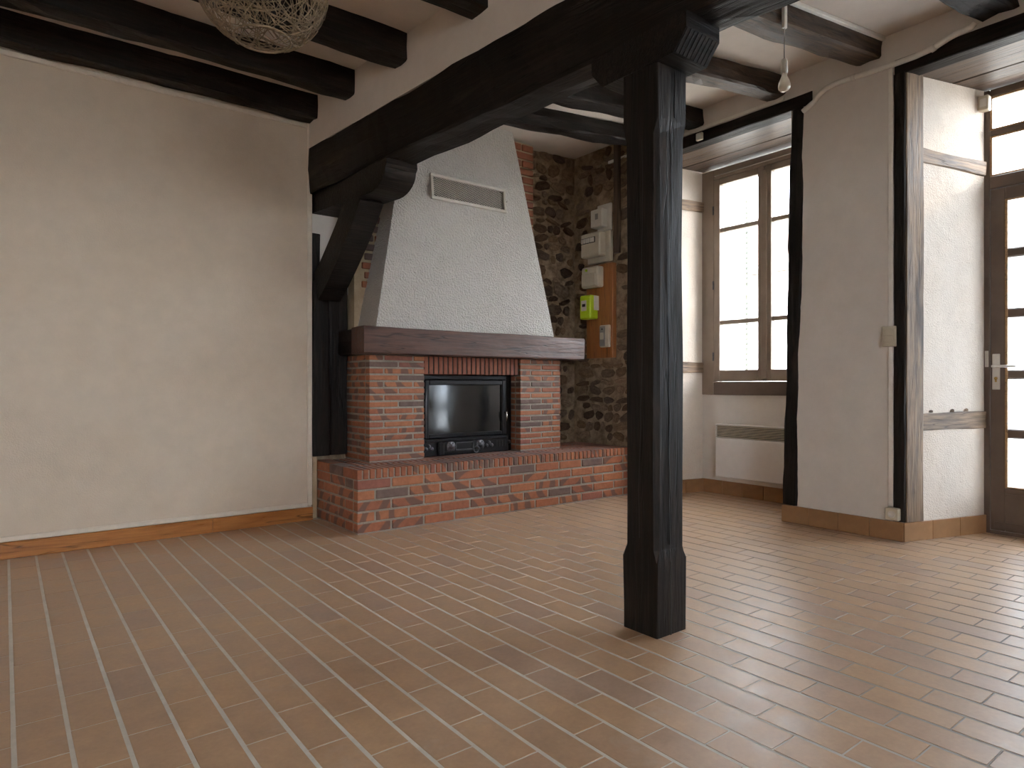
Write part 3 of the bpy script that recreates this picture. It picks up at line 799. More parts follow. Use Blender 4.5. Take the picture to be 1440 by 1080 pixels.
# soldier course over the opening
q = MB(); q.box(PX1 - 0.004, PX2 + 0.004, PY + 0.024, PY + 0.3, 0.992, Z_MB); lint = q.build('brick_lintel', DARK_VOID, fire)
n = 21; w = (PX2 - PX1 - 0.01) / n
for i in range(n):
    block('soldier_brick', (PX1 + 0.005 + w * (i + 0.5), PY + 0.046, (0.988 + Z_MB) / 2), w - 0.010, 0.055, Z_MB - 0.988, SOLDIER, lint, 0.003, jit=0.004)
timber('mantel_beam', (1.817, 3.995, (Z_MB + Z_MT) / 2), (3.757, 3.995, (Z_MB + Z_MT) / 2), 0.19, Z_MT - Z_MB, MANTEL, fire, seed=90, rough=0.003, cham=0.006)
timber('mantel_return', (1.905, 4.092, (Z_MB + Z_MT) / 2 - .002), (1.905, YB - 0.004, (Z_MB + Z_MT) / 2 - .002), 0.13, Z_MT - Z_MB - 0.006, TIMBER, fire, seed=91, rough=0.003, cham=0.006)
timber('mantel_return', (3.60, 4.092, (Z_MB + Z_MT) / 2 - .002), (3.60, YB - 0.004, (Z_MB + Z_MT) / 2 - .002), 0.15, Z_MT - Z_MB - 0.006, TIMBER, fire, seed=92, rough=0.003, cham=0.006)
# hood: truncated pyramid
HB = (1.932, 3.486, 3.965, Z_MT - 0.003); HT = (2.275, 3.205, 4.150, 2.925)
def hood_pt(u, v): # u 0..1 across, v 0..1 up, on the front face
    xa = HB[0] + (HT[0] - HB[0]) * v; xb = HB[1] + (HT[1] - HB[1]) * v
    return Vector((xa + (xb - xa) * u, HB[2] + (HT[2] - HB[2]) * v, HB[3] + (HT[3] - HB[3]) * v))
q = MB(); yb_ = 4.305
q.add([(HB[0], HB[2], HB[3]), (HB[1], HB[2], HB[3]), (HB[1], yb_, HB[3]), (HB[0] + 0.02, yb_, HB[3]),
       (HT[0], HT[2], HT[3]), (HT[1], HT[2], HT[3]), (HT[1], yb_, HT[3]), (HT[0] + 0.02, yb_, HT[3])],
      [[3, 2, 1, 0], [4, 5, 6, 7], [0, 1, 5, 4], [1, 2, 6, 5], [2, 3, 7, 6], [3, 0, 4, 7]])
hood = q.build('hood', HOOD_MAT, fire)
# vent grille set in the hood, expanded-metal mesh in a frame
gu = (hood_pt(1, 0) - hood_pt(0, 0)).normalized(); gv = (hood_pt(.5, 1) - hood_pt(.5, 0)); gv = (gv - gu * gv.dot(gu)).normalized(); gn = gu.cross(gv)
gn = gn if gn.y < 0 else -gn
gc = Vector((2.745, 0, 0)); vz = (2.335 - HB[3]) / (HT[3] - HB[3]); gc.z = 2.335; gc.y = HB[2] + (HT[2] - HB[2]) * vz
W2, H2 = 0.335, 0.095
q = MB()
for s_ in (-1, 1):
    q.obox(gc + gv * (H2 - .011) * s_ + gn * 0.008, gu * W2, gv * 0.011, gn * 0.010, 0.003)
    q.obox(gc + gu * (W2 - .011) * s_ + gn * 0.008, gu * 0.011, gv * (H2 - .022), gn * 0.010, 0.003)
gr = q.build('vent_grille', GRILLE, fire)
q = MB(); q.obox(gc + gn * 0.001, gu * (W2 - .02), gv * (H2 - .02), gn * 0.001); q.build('vent_shadow_box', DARK_VOID, gr)  # flat dark sheet painted for the shade behind the mesh
q = MB(); a2, b2 = W2 - .022, H2 - .022; step = 0.024
for sgn in (-1, 1):
    k = -a2 - b2
    while k < a2 + b2:
        # line u = k + sgn*1.7*v clipped to the opening
        sl = 1.7 * sgn; v0, v1 = -b2, b2
        lo, hi = (-a2 - k) / sl, (a2 - k) / sl
        if lo > hi: lo, hi = hi, lo
        v0, v1 = max(v0, lo), min(v1, hi)
        if v1 - v0 > 0.004:
            A = gc + gu * (k + sl * v0) + gv * v0 + gn * 0.006; B = gc + gu * (k + sl * v1) + gv * v1 + gn * 0.006
            d = (B - A); q.obox((A + B) / 2, d / 2, d.normalized().cross(gn) * 0.0013, gn * 0.0015)
        k += step
q.build('mesh', GRILLE, gr)
q = MB(); q.lathe(gc + gu * (W2 + 0.012) + gn * 0.004, [(0.001, 0.014), (0.006, 0.010), (0.006, 0.0)], 10, gn); q.build('latch', GRILLE, gr)

# ------------------------------------------------------------------ cast-iron insert
IX0, IX1, IY, IZ0, IZ1 = 2.349, 3.178, 4.115, Z_CAP1 + 0.002, 0.984
ins = thing('fireplace_insert', (2.76, 4.2, IZ0), 'black cast-iron fireplace insert with glass door set between brick piers', 'stove')
q = MB()
q.box(IX0, IX1, IY + 0.05, YB - 0.02, IZ0, IZ1, 0.004); q.build('body', STEEL, ins)
q = MB()
q.box(IX0, IX0 + 0.028, IY + 0.002, IY + 0.05, IZ0, IZ1, 0.004); q.box(IX1 - 0.06, IX1, IY + 0.014, IY + 0.05, IZ0, IZ1, 0.004)
q.box(IX0 + 0.028, IX1 - 0.06, IY + 0.002, IY + 0.05, IZ1 - 0.03, IZ1, 0.004); q.build('surround', STEEL, ins)
dx0, dx1, dz0, dz1 = IX0 + 0.032, IX1 - 0.066, IZ0 + 0.128, IZ1 - 0.034
q = MB(); t = 0.038
q.box(dx0, dx0 + t, IY - 0.008, IY + 0.04, dz0, dz1, 0.006); q.box(dx1 - t, dx1, IY - 0.008, IY + 0.04, dz0, dz1, 0.006)
q.box(dx0 + t, dx1 - t, IY - 0.008, IY + 0.04, dz1 - t, dz1, 0.006); q.box(dx0 + t, dx1 - t, IY - 0.008, IY + 0.04, dz0, dz0 + t * 0.8, 0.006)
dr = q.build('glass_door', STEEL, ins)
q = MB(); q.box(dx0 + t, dx1 - t, IY + 0.012, IY + 0.02, dz0 + t * 0.8, dz1 - t); q.build('glass', FIRE_GLASS, dr)
q = MB(); q.tube([(dx1 - 0.018, IY - 0.010, 0.70), (dx1 - 0.018, IY - 0.034, 0.695), (dx1 - 0.016, IY - 0.036, 0.66), (dx1 - 0.017, IY - 0.030, 0.63)], [.007, .007, .006, .004], 8)
q.build('handle', CHROME, dr)
q = MB(); q.tube([(dx0 + 0.006, IY - 0.014, dz0 + 0.01), (dx0 + 0.006, IY - 0.014, dz1 - 0.01)], 0.006, 8); q.build('hinge_rod', STEEL2, dr)
# ash front with ornaments, air vents and knobs
q = MB(); q.box(IX0 + 0.02, IX1 - 0.05, IY - 0.012, IY + 0.05, IZ0, dz0 - 0.004, 0.004)
q.box(dx0, dx1, IY - 0.024, IY - 0.010, dz0 - 0.028, dz0 - 0.012, 0.005)
q.box(dx0 + 0.10, dx0 + 0.145, IY - 0.040, IY - 0.010, IZ0 + 0.006, IZ0 + 0.098, 0.006)
q.box(dx0 + 0.145, dx0 + 0.46, IY - 0.024, IY - 0.010, IZ0 + 0.010, IZ0 + 0.030, 0.004)
ash = q.build('ash_front', STEEL, ins)
cx = dx0 + 0.335; cz = IZ0 + 0.062
q = MB()
for s_ in (-1, 1):
    q.box(cx - 0.075, cx + 0.075, IY - 0.020, IY - 0.011, cz + s_ * 0.026 - 0.003, cz + s_ * 0.026 + 0.003); q.box(cx + s_ * 0.075 - .003, cx + s_ * 0.075 + .003, IY - 0.020, IY - 0.011, cz - 0.026, cz + 0.026)
q.build('moulded_panel', STEEL2, ash)
for x in (dx0 + 0.215, dx0 + 0.475):
    q = MB(); q.lathe((x, IY - 0.012, cz), [(0.040, 0), (0.040, 0.006), (0.034, 0.010), (0.020, 0.010), (0.018, 0.024), (0.001, 0.027)], 20, (0, -1, 0))
    for k in range(6):
        t_ = k * math.pi / 3; q.obox(Vector((x + .027 * math.cos(t_), IY - 0.024, cz + .027 * math.sin(t_))), Vector((math.cos(t_), 0, math.sin(t_))) * .007, Vector((0, .002, 0)), Vector((-math.sin(t_), 0, math.cos(t_))) * .004)
    q.build('air_rosette', STEEL2, ash)
for x in (dx0 + 0.03, dx0 + 0.56):
    q = MB()
    for k in range(3):
        q.lathe((x + (k - 1) * 0.024, IY - 0.012, cz + (0.012 if k == 1 else -0.008)), [(0.016, 0), (0.014, 0.008), (0.006, 0.013), (0.001, 0.014)], 12, (0, -1, 0))
    q.build('scroll_ornament', STEEL2, ash)
for k in range(4):
    q = MB(); q.box(dx0 + 0.63 + k * 0.026, dx0 + 0.642 + k * 0.026, IY - 0.0135, IY - 0.011, cz - 0.024, cz + 0.022); q.build('air_slot', BLACK, ash)
q = MB(); ring = [(cx + 0.098 + 0.024 * math.cos(t_ / 12 * 2 * math.pi), IY - 0.026 - .004 * math.sin(t_), IZ0 + 0.03 + 0.024 * math.sin(t_ / 12 * 2 * math.pi)) for t_ in range(13)]
q.tube(ring, 0.005, 6, False); q.build('pull_ring', STEEL2, ash)
q = MB(); q.lathe((IX1 - 0.03, IY + 0.012, cz + 0.006), [(0.013, 0), (0.014, 0.012), (0.008, 0.02), (0.001, 0.022)], 12, (0, -1, 0)); q.build('damper_knob', STEEL2, ins)

# ------------------------------------------------------------------ window
win = thing('window_1', (XO + 0.03, 2.9, 0.83), 'tall brown casement window with six panes in the deep recess', 'window', kind='structure')
wy0, wy1, wz0, wz1 = 2.402, 3.425, 0.83, 2.725
q = MB(); X0, X1 = XO - 0.005, XO + 0.065
q.box(X0, X1, wy1 - 0.065, wy1 + 0.06, wz0, wz1, 0.004); q.box(X0, X1, wy0, wy0 + 0.05, wz0, wz1, 0.004)
q.box(X0, X1, wy0 + 0.05, wy1 - 0.065, wz1 - 0.085, wz1, 0.004)
q.build('frame', WIN_WOOD, win)
q = MB(); q.box(X0 - 0.012, X1, wy0 + 0.05, wy1 - 0.065, wz0, wz0 + 0.11, 0.006); q.build('bottom_rail', JOINERY, win)
q = MB(); q.tube([(X0 - 0.012, wy0 + 0.03, 2.675), (X0 - 0.012, wy1 - 0.08, 2.665)], 0.004, 6); q.build('curtain_wire', ALU, win)
def sash(y0, y1):
    s0, s1, bz, tz = X0 - 0.006, X1 - 0.02, wz0 + 0.112, wz1 - 0.088
    st = 0.056
    q = MB(); q.box(s0, s1, y0, y0 + st, bz, tz, 0.004); q.box(s0, s1, y1 - st, y1, bz, tz, 0.004)
    q.box(s0, s1, y0 + st, y1 - st, bz, 1.035, 0.004); q.box(s0, s1, y0 + st, y1 - st, 2.585, tz, 0.004)
    s = q.build('sash', WIN_WOOD, win)
    for zm_ in (1.432, 2.205):
        q = MB(); q.box(s0 + 0.006, s1 - 0.006, y0 + st, y1 - st, zm_ - 0.017, zm_ + 0.017, 0.004); q.build('glazing_bar', WIN_WOOD, s)
    for a, b_ in ((1.035, 1.415), (1.449, 2.188), (2.222, 2.585)):
        q = MB(); q.box(s0 + 0.022, s0 + 0.026, y0 + st, y1 - st, a, b_); q.build('pane', GLASS, s)
    return s
sA = sash(2.893, 3.357); sB = sash(2.455, 2.889)
q = MB(); q.box(X0 - 0.016, X0 - 0.004, 2.866, 2.916, wz0 + 0.13, wz1 - 0.12, 0.005); q.build('cover_strip', WIN_WOOD, win)
for z in (1.15, 1.75, 2.38):
    q = MB(); q.lathe((X0 - 0.012, wy1 - 0.066, z - 0.035), [(0.007, 0), (0.007, 0.07)], 8); q.build('hinge', STEEL2, win)

fill_win = thing('fill_window', (-0.8, -3.19, RW[2]), 'added unseen brown casement window in the rear wall, for fill light', 'window', kind='structure')  # unseen, added behind the camera to brighten cream wall and near floor
q = MB(); x0, x1, z0, z1 = RW
q.box(x0, x0 + 0.06, -3.22, -3.16, z0, z1, 0.004); q.box(x1 - 0.06, x1, -3.22, -3.16, z0, z1, 0.004)
q.box(x0 + 0.06, x1 - 0.06, -3.22, -3.16, z0, z0 + 0.06, 0.004); q.box(x0 + 0.06, x1 - 0.06, -3.22, -3.16, z1 - 0.06, z1, 0.004)
q.build('frame', JOINERY, fill_win)
for i in range(4):
    xa = x0 + 0.06 + (x1 - x0 - 0.12) / 4 * i; xb = xa + (x1 - x0 - 0.12) / 4
    if i:
        q = MB(); q.box(xa - 0.03, xa + 0.03, -3.215, -3.165, z0 + 0.06, z1 - 0.06, 0.004); q.build('mullion', JOINERY, fill_win)
    q = MB(); q.box(xa + (0.03 if i else 0), xb - (0.03 if i < 3 else 0), -3.192, -3.188, z0 + 0.06, z1 - 0.06); q.build('pane', GLASS, fill_win)

# ------------------------------------------------------------------ door
door = thing('door_1', (XD + 0.03, 0.78, 0), 'brown glazed double door with transom light in the deep recess', 'door', kind='structure')
dy0, dy1 = 0.105, 1.452; A, B = XD, XD + 0.06
q = MB(); q.box(A, B, dy1 - 0.034, dy1, 0, 2.735, 0.004); q.box(A, B, dy0, dy0 + 0.034, 0, 2.735, 0.004)
q.box(A, B, dy0 + 0.034, dy1 - 0.034, 2.69, 2.735, 0.004); q.box(A - 0.006, B, dy0 + 0.034, dy1 - 0.034, 2.12, 2.20, 0.006)
q.box(A, B, dy0 + 0.034, dy1 - 0.034, 0.0, 0.02); fr = q.build('frame', JOINERY, door)
q = MB(); q.box(A + 0.006, B - 0.006, dy0 + 0.034, dy1 - 0.034, 2.448, 2.484, 0.004); q.box(A + 0.006, B - 0.006, 0.76, 0.80, 2.20, 2.69, 0.004); q.build('transom_bar', JOINERY, fr)
for y0, y1 in ((dy0 + 0.034, 0.76), (0.80, dy1 - 0.034)):
    for a, b_ in ((2.20, 2.448), (2.484, 2.69)):
        q = MB(); q.box(A + 0.028, A + 0.032, y0, y1, a, b_); q.build('pane', GLASS, fr)
        q = MB(); q.box(A + 0.004, A + 0.016, y1 - 0.012, y1, a, b_); q.box(A + 0.004, A + 0.016, y0, y0 + 0.012, a, b_); q.box(A + 0.004, A + 0.016, y0 + .012, y1 - .012, a, a + 0.010); q.box(A + 0.004, A + 0.016, y0 + .012, y1 - .012, b_ - 0.010, b_); q.build('glazing_bead', BEAD, fr)
def leaf(y0, y1):
    q = MB(); st = 0.075; a, b_ = A + 0.006, A + 0.048
    q.box(a, b_, y0, y0 + st, 0.022, 2.118, 0.004); q.box(a, b_, y1 - st, y1, 0.022, 2.118, 0.004)
    q.box(a, b_, y0 + st, y1 - st, 2.046, 2.118, 0.004); q.box(a, b_, y0 + st, y1 - st, 0.022, 0.285, 0.004)
    q.box(a - 0.012, a, y0 + 0.02, y1 - 0.02, 0.035, 0.075, 0.004); q.box(a - 0.006, a, y0 + st, y1 - st, 0.12, 0.25, 0.003)
    s = q.build('leaf', JOINERY, door)
    zs = [0.285, 0.617, 0.977, 1.352, 1.718, 2.046]
    for z in zs[1:-1]:
        q = MB(); q.box(a + 0.004, b_ - 0.004, y0 + st, y1 - st, z - 0.028, z + 0.028, 0.008); q.build('glazing_bar', JOINERY, s)
    for i in range(5):
        za = zs[i] + (0.028 if i else 0); zb = zs[i + 1] - (0.028 if i < 4 else 0)
        q = MB(); q.box(a + 0.02, a + 0.024, y0 + st, y1 - st, za, zb); q.build('pane', DOOR_GLASS, s)
    q = MB()
    for yy in (y0 + st, y1 - st - 0.014): q.box(a - 0.005, a + 0.006, yy, yy + 0.014, 0.285, 2.046, 0.003)
    q.box(a - 0.005, a + 0.006, y0 + st + .014, y1 - st - .014, 0.285, 0.296, 0.003); q.box(a - 0.005, a + 0.006, y0 + st + .014, y1 - st - .014, 2.035, 2.046, 0.003)
    q.build('glazing_bead', BEAD, s); return s
lf = leaf(0.782, 1.416); leaf(0.141, 0.778)
hy = 1.385
q = MB(); q.box(A - 0.002, A + 0.006, hy - 0.020, hy + 0.020, 0.885, 1.105, 0.003); hp = q.build('handle_plate', ALU, lf)
q = MB(); q.tube([(A - 0.002, hy + 0.004, 1.028), (A - 0.045, hy + 0.004, 1.028), (A - 0.052, hy - 0.01, 1.028), (A - 0.052, hy - 0.115, 1.026)], [.010, .009, .009, .008], 10); q.build('lever', ALU, lf)
q = MB(); q.lathe((A - 0.002, hy, 0.955), [(0.009, 0), (0.009, 0.005), (0.001, 0.006)], 12, (-1, 0, 0)); q.box(A - 0.006, A - 0.001, hy - 0.005, hy + 0.005, 0.932, 0.955); q.build('lock_cylinder', BRASS, lf)
q = MB(); q.box(A - 0.003, A + 0.001, 1.424, 1.443, 1.025, 1.125, 0.001); q.build('strike_plate', ALU, fr)

# ------------------------------------------------------------------ radiator under the window
rad = thing('wall_radiator', (4.70, 2.88, 0.16), 'flat white electric panel radiator under the window', 'radiator')
rx0, rx1, ry0, ry1, rz0, rz1 = 4.672, XO - 0.004, 2.46, 3.295, 0.155, 0.590
q = MB(); q.box(rx0, rx1, ry0, ry1, rz0, 0.478, 0.006); q.box(rx0 + 0.02, rx1, ry0, ry1, 0.478, rz1 - 0.008); q.box(rx0, rx1, ry0, ry1, rz1 - 0.010, rz1, 0.003)
q.box(rx0, rx0 + 0.02, ry1 - 0.006, ry1, 0.478, rz1 - 0.01); q.box(rx0, rx0 + 0.02, ry0, ry0 + 0.006, 0.478, rz1 - 0.01)
q.box(rx1, XO + 0.009, ry0 + .2, ry0 + .24, .3, .4); q.box(rx1, XO + 0.009, ry1 - .24, ry1 - .2, .3, .4)
q.build('case', RADIATOR, rad)
q = MB(); q.box(rx0 + 0.018, rx0 + 0.0195, ry0 + .006, ry1 - .006, 0.480, rz1 - .011); q.build('grille_recess', DARK_VOID, rad)  # dark sheet painted for the shade behind the slats
for k in range(8):
    z = 0.486 + k * 0.0125
    q = MB(); q.box(rx0 + 0.001, rx0 + 0.016, ry0 + 0.006, ry1 - 0.006, z - 0.0028, z + 0.0028); q.build('slat', PLASTIC, rad)

# ------------------------------------------------------------------ electrical boxes on the stone wall
bd = timber('meter_board', (XW - 0.030, 4.068, 1.146), (XW - 0.030, 4.068, 1.955), 0.05, 0.32, BOARD_WOOD, seed=120, up=(0, 1, 0), rough=0.001, cham=0.006, step=0.3)
tag(bd, 'orange pine board carrying the meters on the stone wall', 'board')
XB = XW - 0.056
def ebox(name, label, cat, y0, y1, z0, z1, xf, xb, mat, b=0.008):
    t = thing(name, ((xf + xb) / 2, (y0 + y1) / 2, z0), label, cat)
    q = MB(); q.box(xf, xb, y0, y1, z0, z1, b); q.build('case', mat, t); return t
def yz(px, py, X):
    p = on_x(px, py, X); return p.y, p.z
# main breaker, meter, telephone point on the board
xf = XB - 0.085
t = ebox('main_breaker', 'cream main breaker with yellow button at the top of the pine board', 'breaker', 4.0050, 4.2050, 1.755, 1.935, xf, XB, PLASTIC, 0.012)
q = MB(); q.box(xf - 0.012, xf - 0.0002, 4.0200, 4.1900, 1.765, 1.875, 0.005); q.build('cover', PLASTIC, t)
q = MB(); q.lathe((xf - 0.0002, 4.1350, 1.905), [(0.011, 0), (0.011, 0.01), (0.001, 0.012)], 12, (-1, 0, 0)); q.build('reset_button', LIME, t)
t = ebox('electricity_meter', 'lime green smart electricity meter on the pine board', 'meter', 4.0750, 4.2100, 1.485, 1.69, XB - 0.10, XB, LIME, 0.010)
q = MB(); q.box(XB - 0.06, XB - 0.001, 4.0670, 4.0748, 1.56, 1.685, 0.002); q.build('side_label', PLASTIC_W, t)
xf = XB - 0.10
q = MB(); q.box(xf - 0.004, xf - 0.0002, 4.1200, 4.1850, 1.555, 1.645, 0.0015); lb = q.build('faceplate', PLASTIC_W, t)
q = MB(); q.box(xf - 0.006, xf - 0.0042, 4.1320, 4.1700, 1.590, 1.615); q.build('display', BLACK, lb)
t = ebox('telephone_socket', 'tall cream and grey telephone socket low on the pine board', 'socket', 3.9250, 4.0350, 1.235, 1.425, XB - 0.03, XB, PLASTIC, 0.006)
q = MB(); q.box(XB - 0.034, XB - 0.0302, 3.9650, 4.0300, 1.245, 1.415, 0.0015); sp = q.build('faceplate', PLASTIC_G, t)
q = MB(); q.box(XB - 0.040, XB - 0.0342, 3.9800, 4.0200, 1.30, 1.36, 0.002); q.build('socket_insert', PLASTIC, sp)
q = MB(); q.lathe((XB - 0.0342, 3.9980, 1.39), [(0.007, 0), (0.007, 0.004), (0.001, 0.005)], 10, (-1, 0, 0)); q.build('screw', BLACK, sp)
# consumer unit and counter above the board
XS = XW - 0.03
t = ebox('fuse_box', 'wide cream fuse box with a row of breakers above the pine board', 'fuse box', 3.9320, 4.2120, 1.975, 2.238, XS - 0.03, XS + 0.012, PLASTIC, 0.008)
q = MB(); q.box(XS - 0.115, XS - 0.0302, 3.9770, 4.2070, 2.02, 2.225, 0.010); cv = q.build('cover', PLASTIC, t)
q = MB(); q.box(XS - 0.119, XS - 0.1152, 4.0270, 4.2000, 2.135, 2.185, 0.001); rc = q.build('breaker_window', BLACK, cv)
for k in range(6):
    q = MB(); q.box(XS - 0.126, XS - 0.1192, 4.0340 + k * 0.027, 4.0560 + k * 0.027, 2.14, 2.18, 0.0015); q.build('breaker_switch', PLASTIC_W, rc)
t = ebox('time_switch', 'small white timer box above the cream fuse box', 'switch box', 3.9420, 4.1070, 2.245, 2.475, XS - 0.012, XS + 0.012, PLASTIC_W, 0.005)
q = MB(); q.box(XS - 0.085, XS - 0.0122, 3.9770, 4.1170, 2.27, 2.425, 0.008); cv = q.build('cover', PLASTIC_W, t)
q = MB(); q.box(XS - 0.088, XS - 0.0852, 4.0220, 4.0570, 2.335, 2.385, 0.001); q.build('display', PLASTIC_G, cv)
q = MB(); q.box(XS - 0.088, XS - 0.0852, 4.0670, 4.0970, 2.33, 2.375, 0.001); q.build('button', PLASTIC_W, cv)
tk = timber('cable_trunking', (XW - 0.038, 3.872, 2.03), (XW - 0.038, 3.872, 2.97), 0.035, 0.055, PLANK, seed=130, up=(0, 1, 0), rough=0.001, cham=0.004, step=0.3)
tag(tk, 'brown wooden cable trunking rising to the ceiling beside the fuse box', 'trunking')

# small fittings on the pier
t = ebox('light_switch', 'cream double light switch on the pier corner timber', 'switch', 1.675, 1.752, 1.14, 1.26, XW - 0.030, XW - 0.0145, PLASTIC, 0.003)
for z in (1.165, 1.205):
    q = MB(); q.box(XW - 0.034, XW - 0.0302, 1.69, 1.737, z, z + 0.034, 0.0015); q.build('rocker', PLASTIC, t)
t = ebox('power_socket', 'small cream power socket just above the pier skirting', 'socket', 1.655, 1.73, 0.122, 0.195, XW - 0.045, XW - 0.0075, PLASTIC, 0.005)
q = MB(); q.lathe((XW - 0.0452, 1.692, 0.158), [(0.021, 0), (0.020, 0.003), (0.017, 0.003), (0.016, 0.001), (0.001, 0.001)], 16, (-1, 0, 0)); q.build('outlet', PLASTIC_W, t)
p = on_x(1366, 146, XD - 0.08)
t = ebox('door_sensor', 'little cream alarm sensor at the top of the door reveal', 'sensor', 1.405, 1.462, 2.60, 2.69, XD - 0.066, XD - 0.012, PLASTIC, 0.005)
q = MB(); q.box(XD - 0.0685, XD - 0.0662, 1.415, 1.45, 2.62, 2.67, 0.001); q.build('lens', PLASTIC_W, t)
t = ebox('junction_box', 'tiny cream junction box on the lintel over the window recess', 'box', 3.02, 3.075, 2.745, 2.80, XW - 0.036, XW - 0.0115, PLASTIC, 0.004)
q = MB(); q.box(XW - 0.038, XW - 0.0362, 3.027, 3.068, 2.752, 2.793, 0.001); q.build('lid', PLASTIC_W, t)

# white conduit and trunking along the window wall
m = MB(); m.box(XW - 0.018, XW, 2.38, 4.0, 2.822, 2.846, 0.003)
tag(m.build('cable_trunking', WHITE_PAINT), 'slim white cable trunking along the lintel over the window', 'trunking')
q = MB(); pp = [on_x(x, y, XW - 0.022) for x, y in ((1129, 157), (1136, 151), (1145, 143), (1152, 133), (1162, 124), (1176, 117), (1200, 109), (1228, 100), (1258, 90), (1288, 79), (1312, 68), (1335, 53), (1352, 44), (1366, 38), (1371, 32))]
q.tube(pp, 0.0165, 12); cd = q.build('conduit_pipe', WHITE_PAINT)
tag(cd, 'white painted conduit pipe bending over the pier top', 'pipe')
for i in (6, 10):
    q = MB(); d = (pp[i + 1] - pp[i]).normalized(); q.tube([pp[i] - d * 0.012, pp[i] + d * 0.012], 0.0195, 12); q.build('pipe_clip', WHITE_PAINT, cd)
m = MB(); m.box(XW - 0.014, XW, 1.6965, 1.724, 0.20, 2.78, 0.003)
tag(m.build('cable_trunking', WHITE_PAINT), 'upright white cable trunking down the pier edge to the socket', 'trunking')

# ------------------------------------------------------------------ bare bulb on the trunked joist
jy = lambda x: 1.835 + 0.105 * (XW - x) - 0.075
bxx = 3.21; byy = jy(bxx) - 0.014
tk = thing('bulb_trunking', (bxx, byy, 2.80), 'white cable trunking along the joist top dropping to the bare bulb', 'trunking')
q = MB(); A_, B_ = Vector((bxx, jy(bxx) - 0.010, zc(bxx) - 0.012)), Vector((XW - 0.01, jy(XW - 0.01) - 0.010, zc(XW) - 0.012))
q.obox((A_ + B_) / 2, (B_ - A_) / 2, (B_ - A_).normalized().cross(Vector((0, 0, 1))) * 0.012, Vector((0, 0, 0.012)), 0.003); q.build('run', WHITE_PAINT, tk)
q = MB(); q.box(bxx - 0.014, bxx + 0.014, byy - 0.010, byy + 0.008, 2.767, zc(bxx) - 0.002, 0.003); q.build('drop', WHITE_PAINT, tk)
bz = 2.475
bulb = thing('pendant_bulb', (bxx, byy, bz), 'bare glass bulb hanging on a thin flex from the joist', 'bulb')
q = MB(); q.tube([(bxx, byy, 2.768), (bxx + .002, byy, 2.69), (bxx, byy, bz + 0.13)], 0.0028, 6); q.build('flex', PLASTIC_G, bulb)
q = MB(); q.lathe((bxx, byy, bz), [(0.001, 0.135), (0.012, 0.132), (0.016, 0.12), (0.017, 0.09), (0.0175, 0.06), (0.014, 0.058)], 14); q.build('lamp_holder', PLASTIC_W, bulb)
q = MB(); q.lathe((bxx, byy, bz), [(0.013, 0.060), (0.014, 0.045), (0.020, 0.030), (0.028, 0.012), (0.031, -0.005), (0.029, -0.020), (0.020, -0.031), (0.009, -0.036), (0.001, -0.037)], 20); q.build('glass_bulb', BULB, bulb)

# ------------------------------------------------------------------ woven pendant lamp
LX, LY, LZ, LR = 0.655, 2.155, 2.20, 0.202
lamp = thing('pendant_lamp', (LX, LY, LZ), 'round woven rattan pendant lamp under the joists', 'lamp')
r = random.Random(31); q = MB(); hole = math.cos(math.radians(150))
def sph(d, k=1.0): return Vector((LX + d.x * LR * k, LY + d.y * LR * k, LZ + d.z * LR * 0.97 * k))
def strand(c, t, half, k, rad, cv):
    u = (t - c * t.dot(c)).normalized(); w = c.cross(u); pts_ = []
    nseg = max(4, int(half * 12))
    for i in range(nseg + 1):
        a = -half + 2 * half * i / nseg
        d = (c * math.cos(a) + u * math.sin(a) + w * (cv * (a * a - half * half * .4))).normalized()
        if -0.90 < d.z < 0.93: pts_.append(sph(d, k))
        else:
            if len(pts_) > 2: q.tube(pts_, rad, 4, False)
            pts_ = []
    if len(pts_) > 2: q.tube(pts_, rad, 4, False)
for i in range(430):
    c = Vector((r.gauss(0, 1), r.gauss(0, 1), r.gauss(0, 1))).normalized(); t = Vector((r.gauss(0, 1), r.gauss(0, 1), r.gauss(0, 1)))
    strand(c, t, r.uniform(0.25, 0.95), r.uniform(0.975, 1.02), r.uniform(0.0012, 0.0021), r.uniform(-.25, .25))
shade = q.build('woven_shade', RATTAN, lamp)
for zz, k in ((-0.905, 1.0), (0.93, 1.0)):
    q = MB(); rr = math.sqrt(1 - zz * zz); q.tube([sph(Vector((rr * math.cos(a * math.pi / 16), rr * math.sin(a * math.pi / 16), zz)), k) for a in range(33)], 0.0032, 6, False); q.build('rim_hoop', RATTAN, shade)
q = MB()
for k in range(3):
    a = k * 2.1; q.tube([(LX, LY, LZ + 0.16), (LX + .075 * math.cos(a), LY + .075 * math.sin(a), LZ + 0.182)], 0.002, 6)
q.lathe((LX, LY, LZ + .08), [(0.001, 0.10), (0.019, 0.095), (0.02, 0.02), (0.016, 0.0)], 14); q.build('lamp_holder', PLASTIC_W, lamp)
q = MB(); q.lathe((LX, LY, LZ + .02), [(0.013, 0.062), (0.014, 0.045), (0.028, 0.012), (0.030, -0.005), (0.020, -0.031), (0.001, -0.037)], 16); q.build('glass_bulb', BULB, lamp)
q = MB(); q.tube([(LX, LY, LZ + .17), (LX, LY, ZL - 0.02)], 0.003, 6); q.build('flex', BLACK, lamp)
q = MB(); q.lathe((LX, LY, ZL), [(0.045, 0), (0.045, -0.006), (0.02, -0.03), (0.001, -0.032)], 16); q.build('ceiling_rose', PLASTIC_W, lamp)

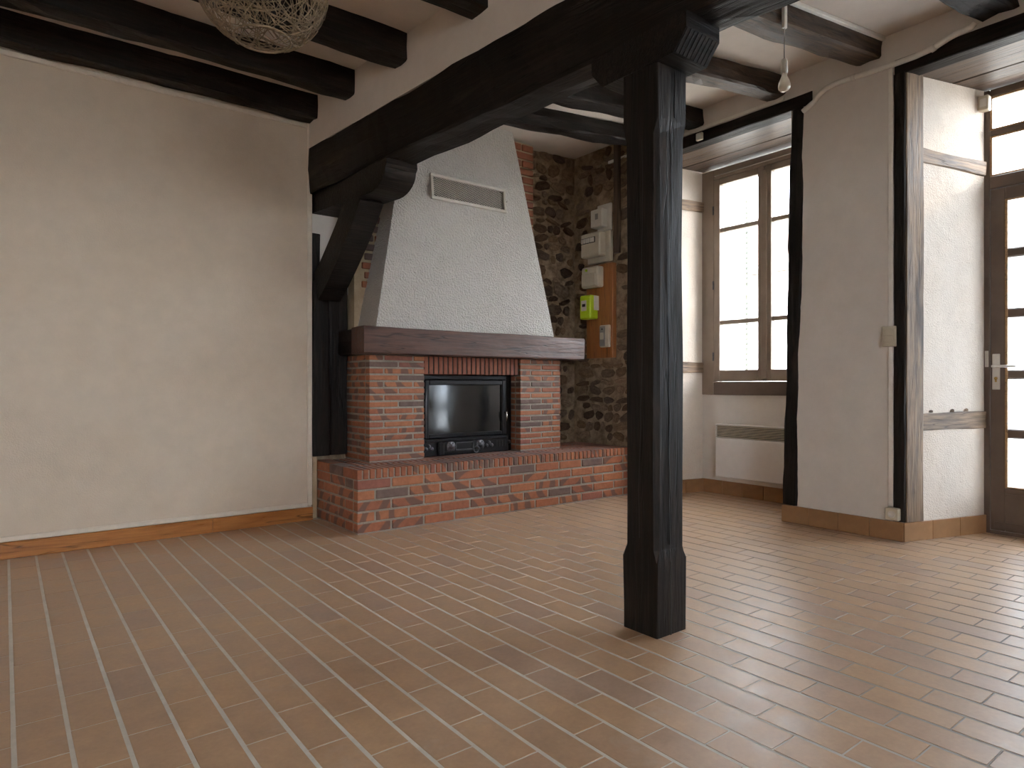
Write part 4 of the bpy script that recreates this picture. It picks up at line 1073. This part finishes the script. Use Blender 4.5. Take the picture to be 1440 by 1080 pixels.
# ------------------------------------------------------------------ outdoors seen through the glass
m = MB(); m.box(-40, 40, -40, 40, -0.4, -0.17)
tag(m.build('ground', EXT_GROUND, kind='structure'), 'pale paved yard outside the house', 'ground')
q = MB()
for xa, xb in ((4.905, 4.955), (5.30, 5.35)): q.box(xa, xb, 3.395, 3.425, 0.90, 2.66, 0.004)
for za, zb in ((0.90, 0.99), (1.72, 1.80), (2.57, 2.66)): q.box(4.955, 5.30, 3.395, 3.425, za, zb, 0.004)
sh = q.build('shutter', SHUTTER, win); sh['label'] = 'grey-green louvred shutter folded open'
for k in range(34):
    z = 1.02 + k * 0.0455
    if 1.69 < z < 1.82: continue
    q = MB(); q.obox(Vector((5.1275, 3.41, z)), Vector((0.1725, 0, 0)), Vector((0, 0.013, -0.012)), Vector((0, .0025, .003))); q.build('slat', SHUTTER, sh)
for z in (1.1, 1.76, 2.45):
    q = MB(); q.box(4.885, 4.93, 3.385, 3.3945, z - 0.03, z + 0.03, 0.002); q.build('hinge', STEEL2, sh)
ho = thing('opposite_house', (12, 6, 0), 'pale low house across the yard with clay tiled roof', 'building')
m = MB(); m.box(10.0, 16.0, 1.2, 22, -0.17, 2.75); m.build('wall', EXT_WALL, ho)
m = MB(); m.add([(9.6, 0.9, 2.72), (9.6, 22.3, 2.72), (13, 22.3, 4.4), (13, 0.9, 4.4), (9.6, 0.9, 2.84), (9.6, 22.3, 2.84), (13, 22.3, 4.52), (13, 0.9, 4.52), (16.4, 0.9, 2.84), (16.4, 22.3, 2.84), (16.4, 0.9, 2.72), (16.4, 22.3, 2.72)],
             [[0, 1, 2, 3], [4, 5, 6, 7], [0, 1, 5, 4], [0, 3, 7, 4], [1, 2, 6, 5], [7, 6, 9, 8], [3, 2, 11, 10], [8, 9, 11, 10], [3, 7, 8, 10], [2, 6, 9, 11]])
m.build('roof', EXT_ROOF, ho)
m = MB(); m.tube([(9.55, 0.9, 2.74), (9.55, 22.3, 2.74)], 0.06, 8); m.build('gutter', PLASTIC_G, ho)
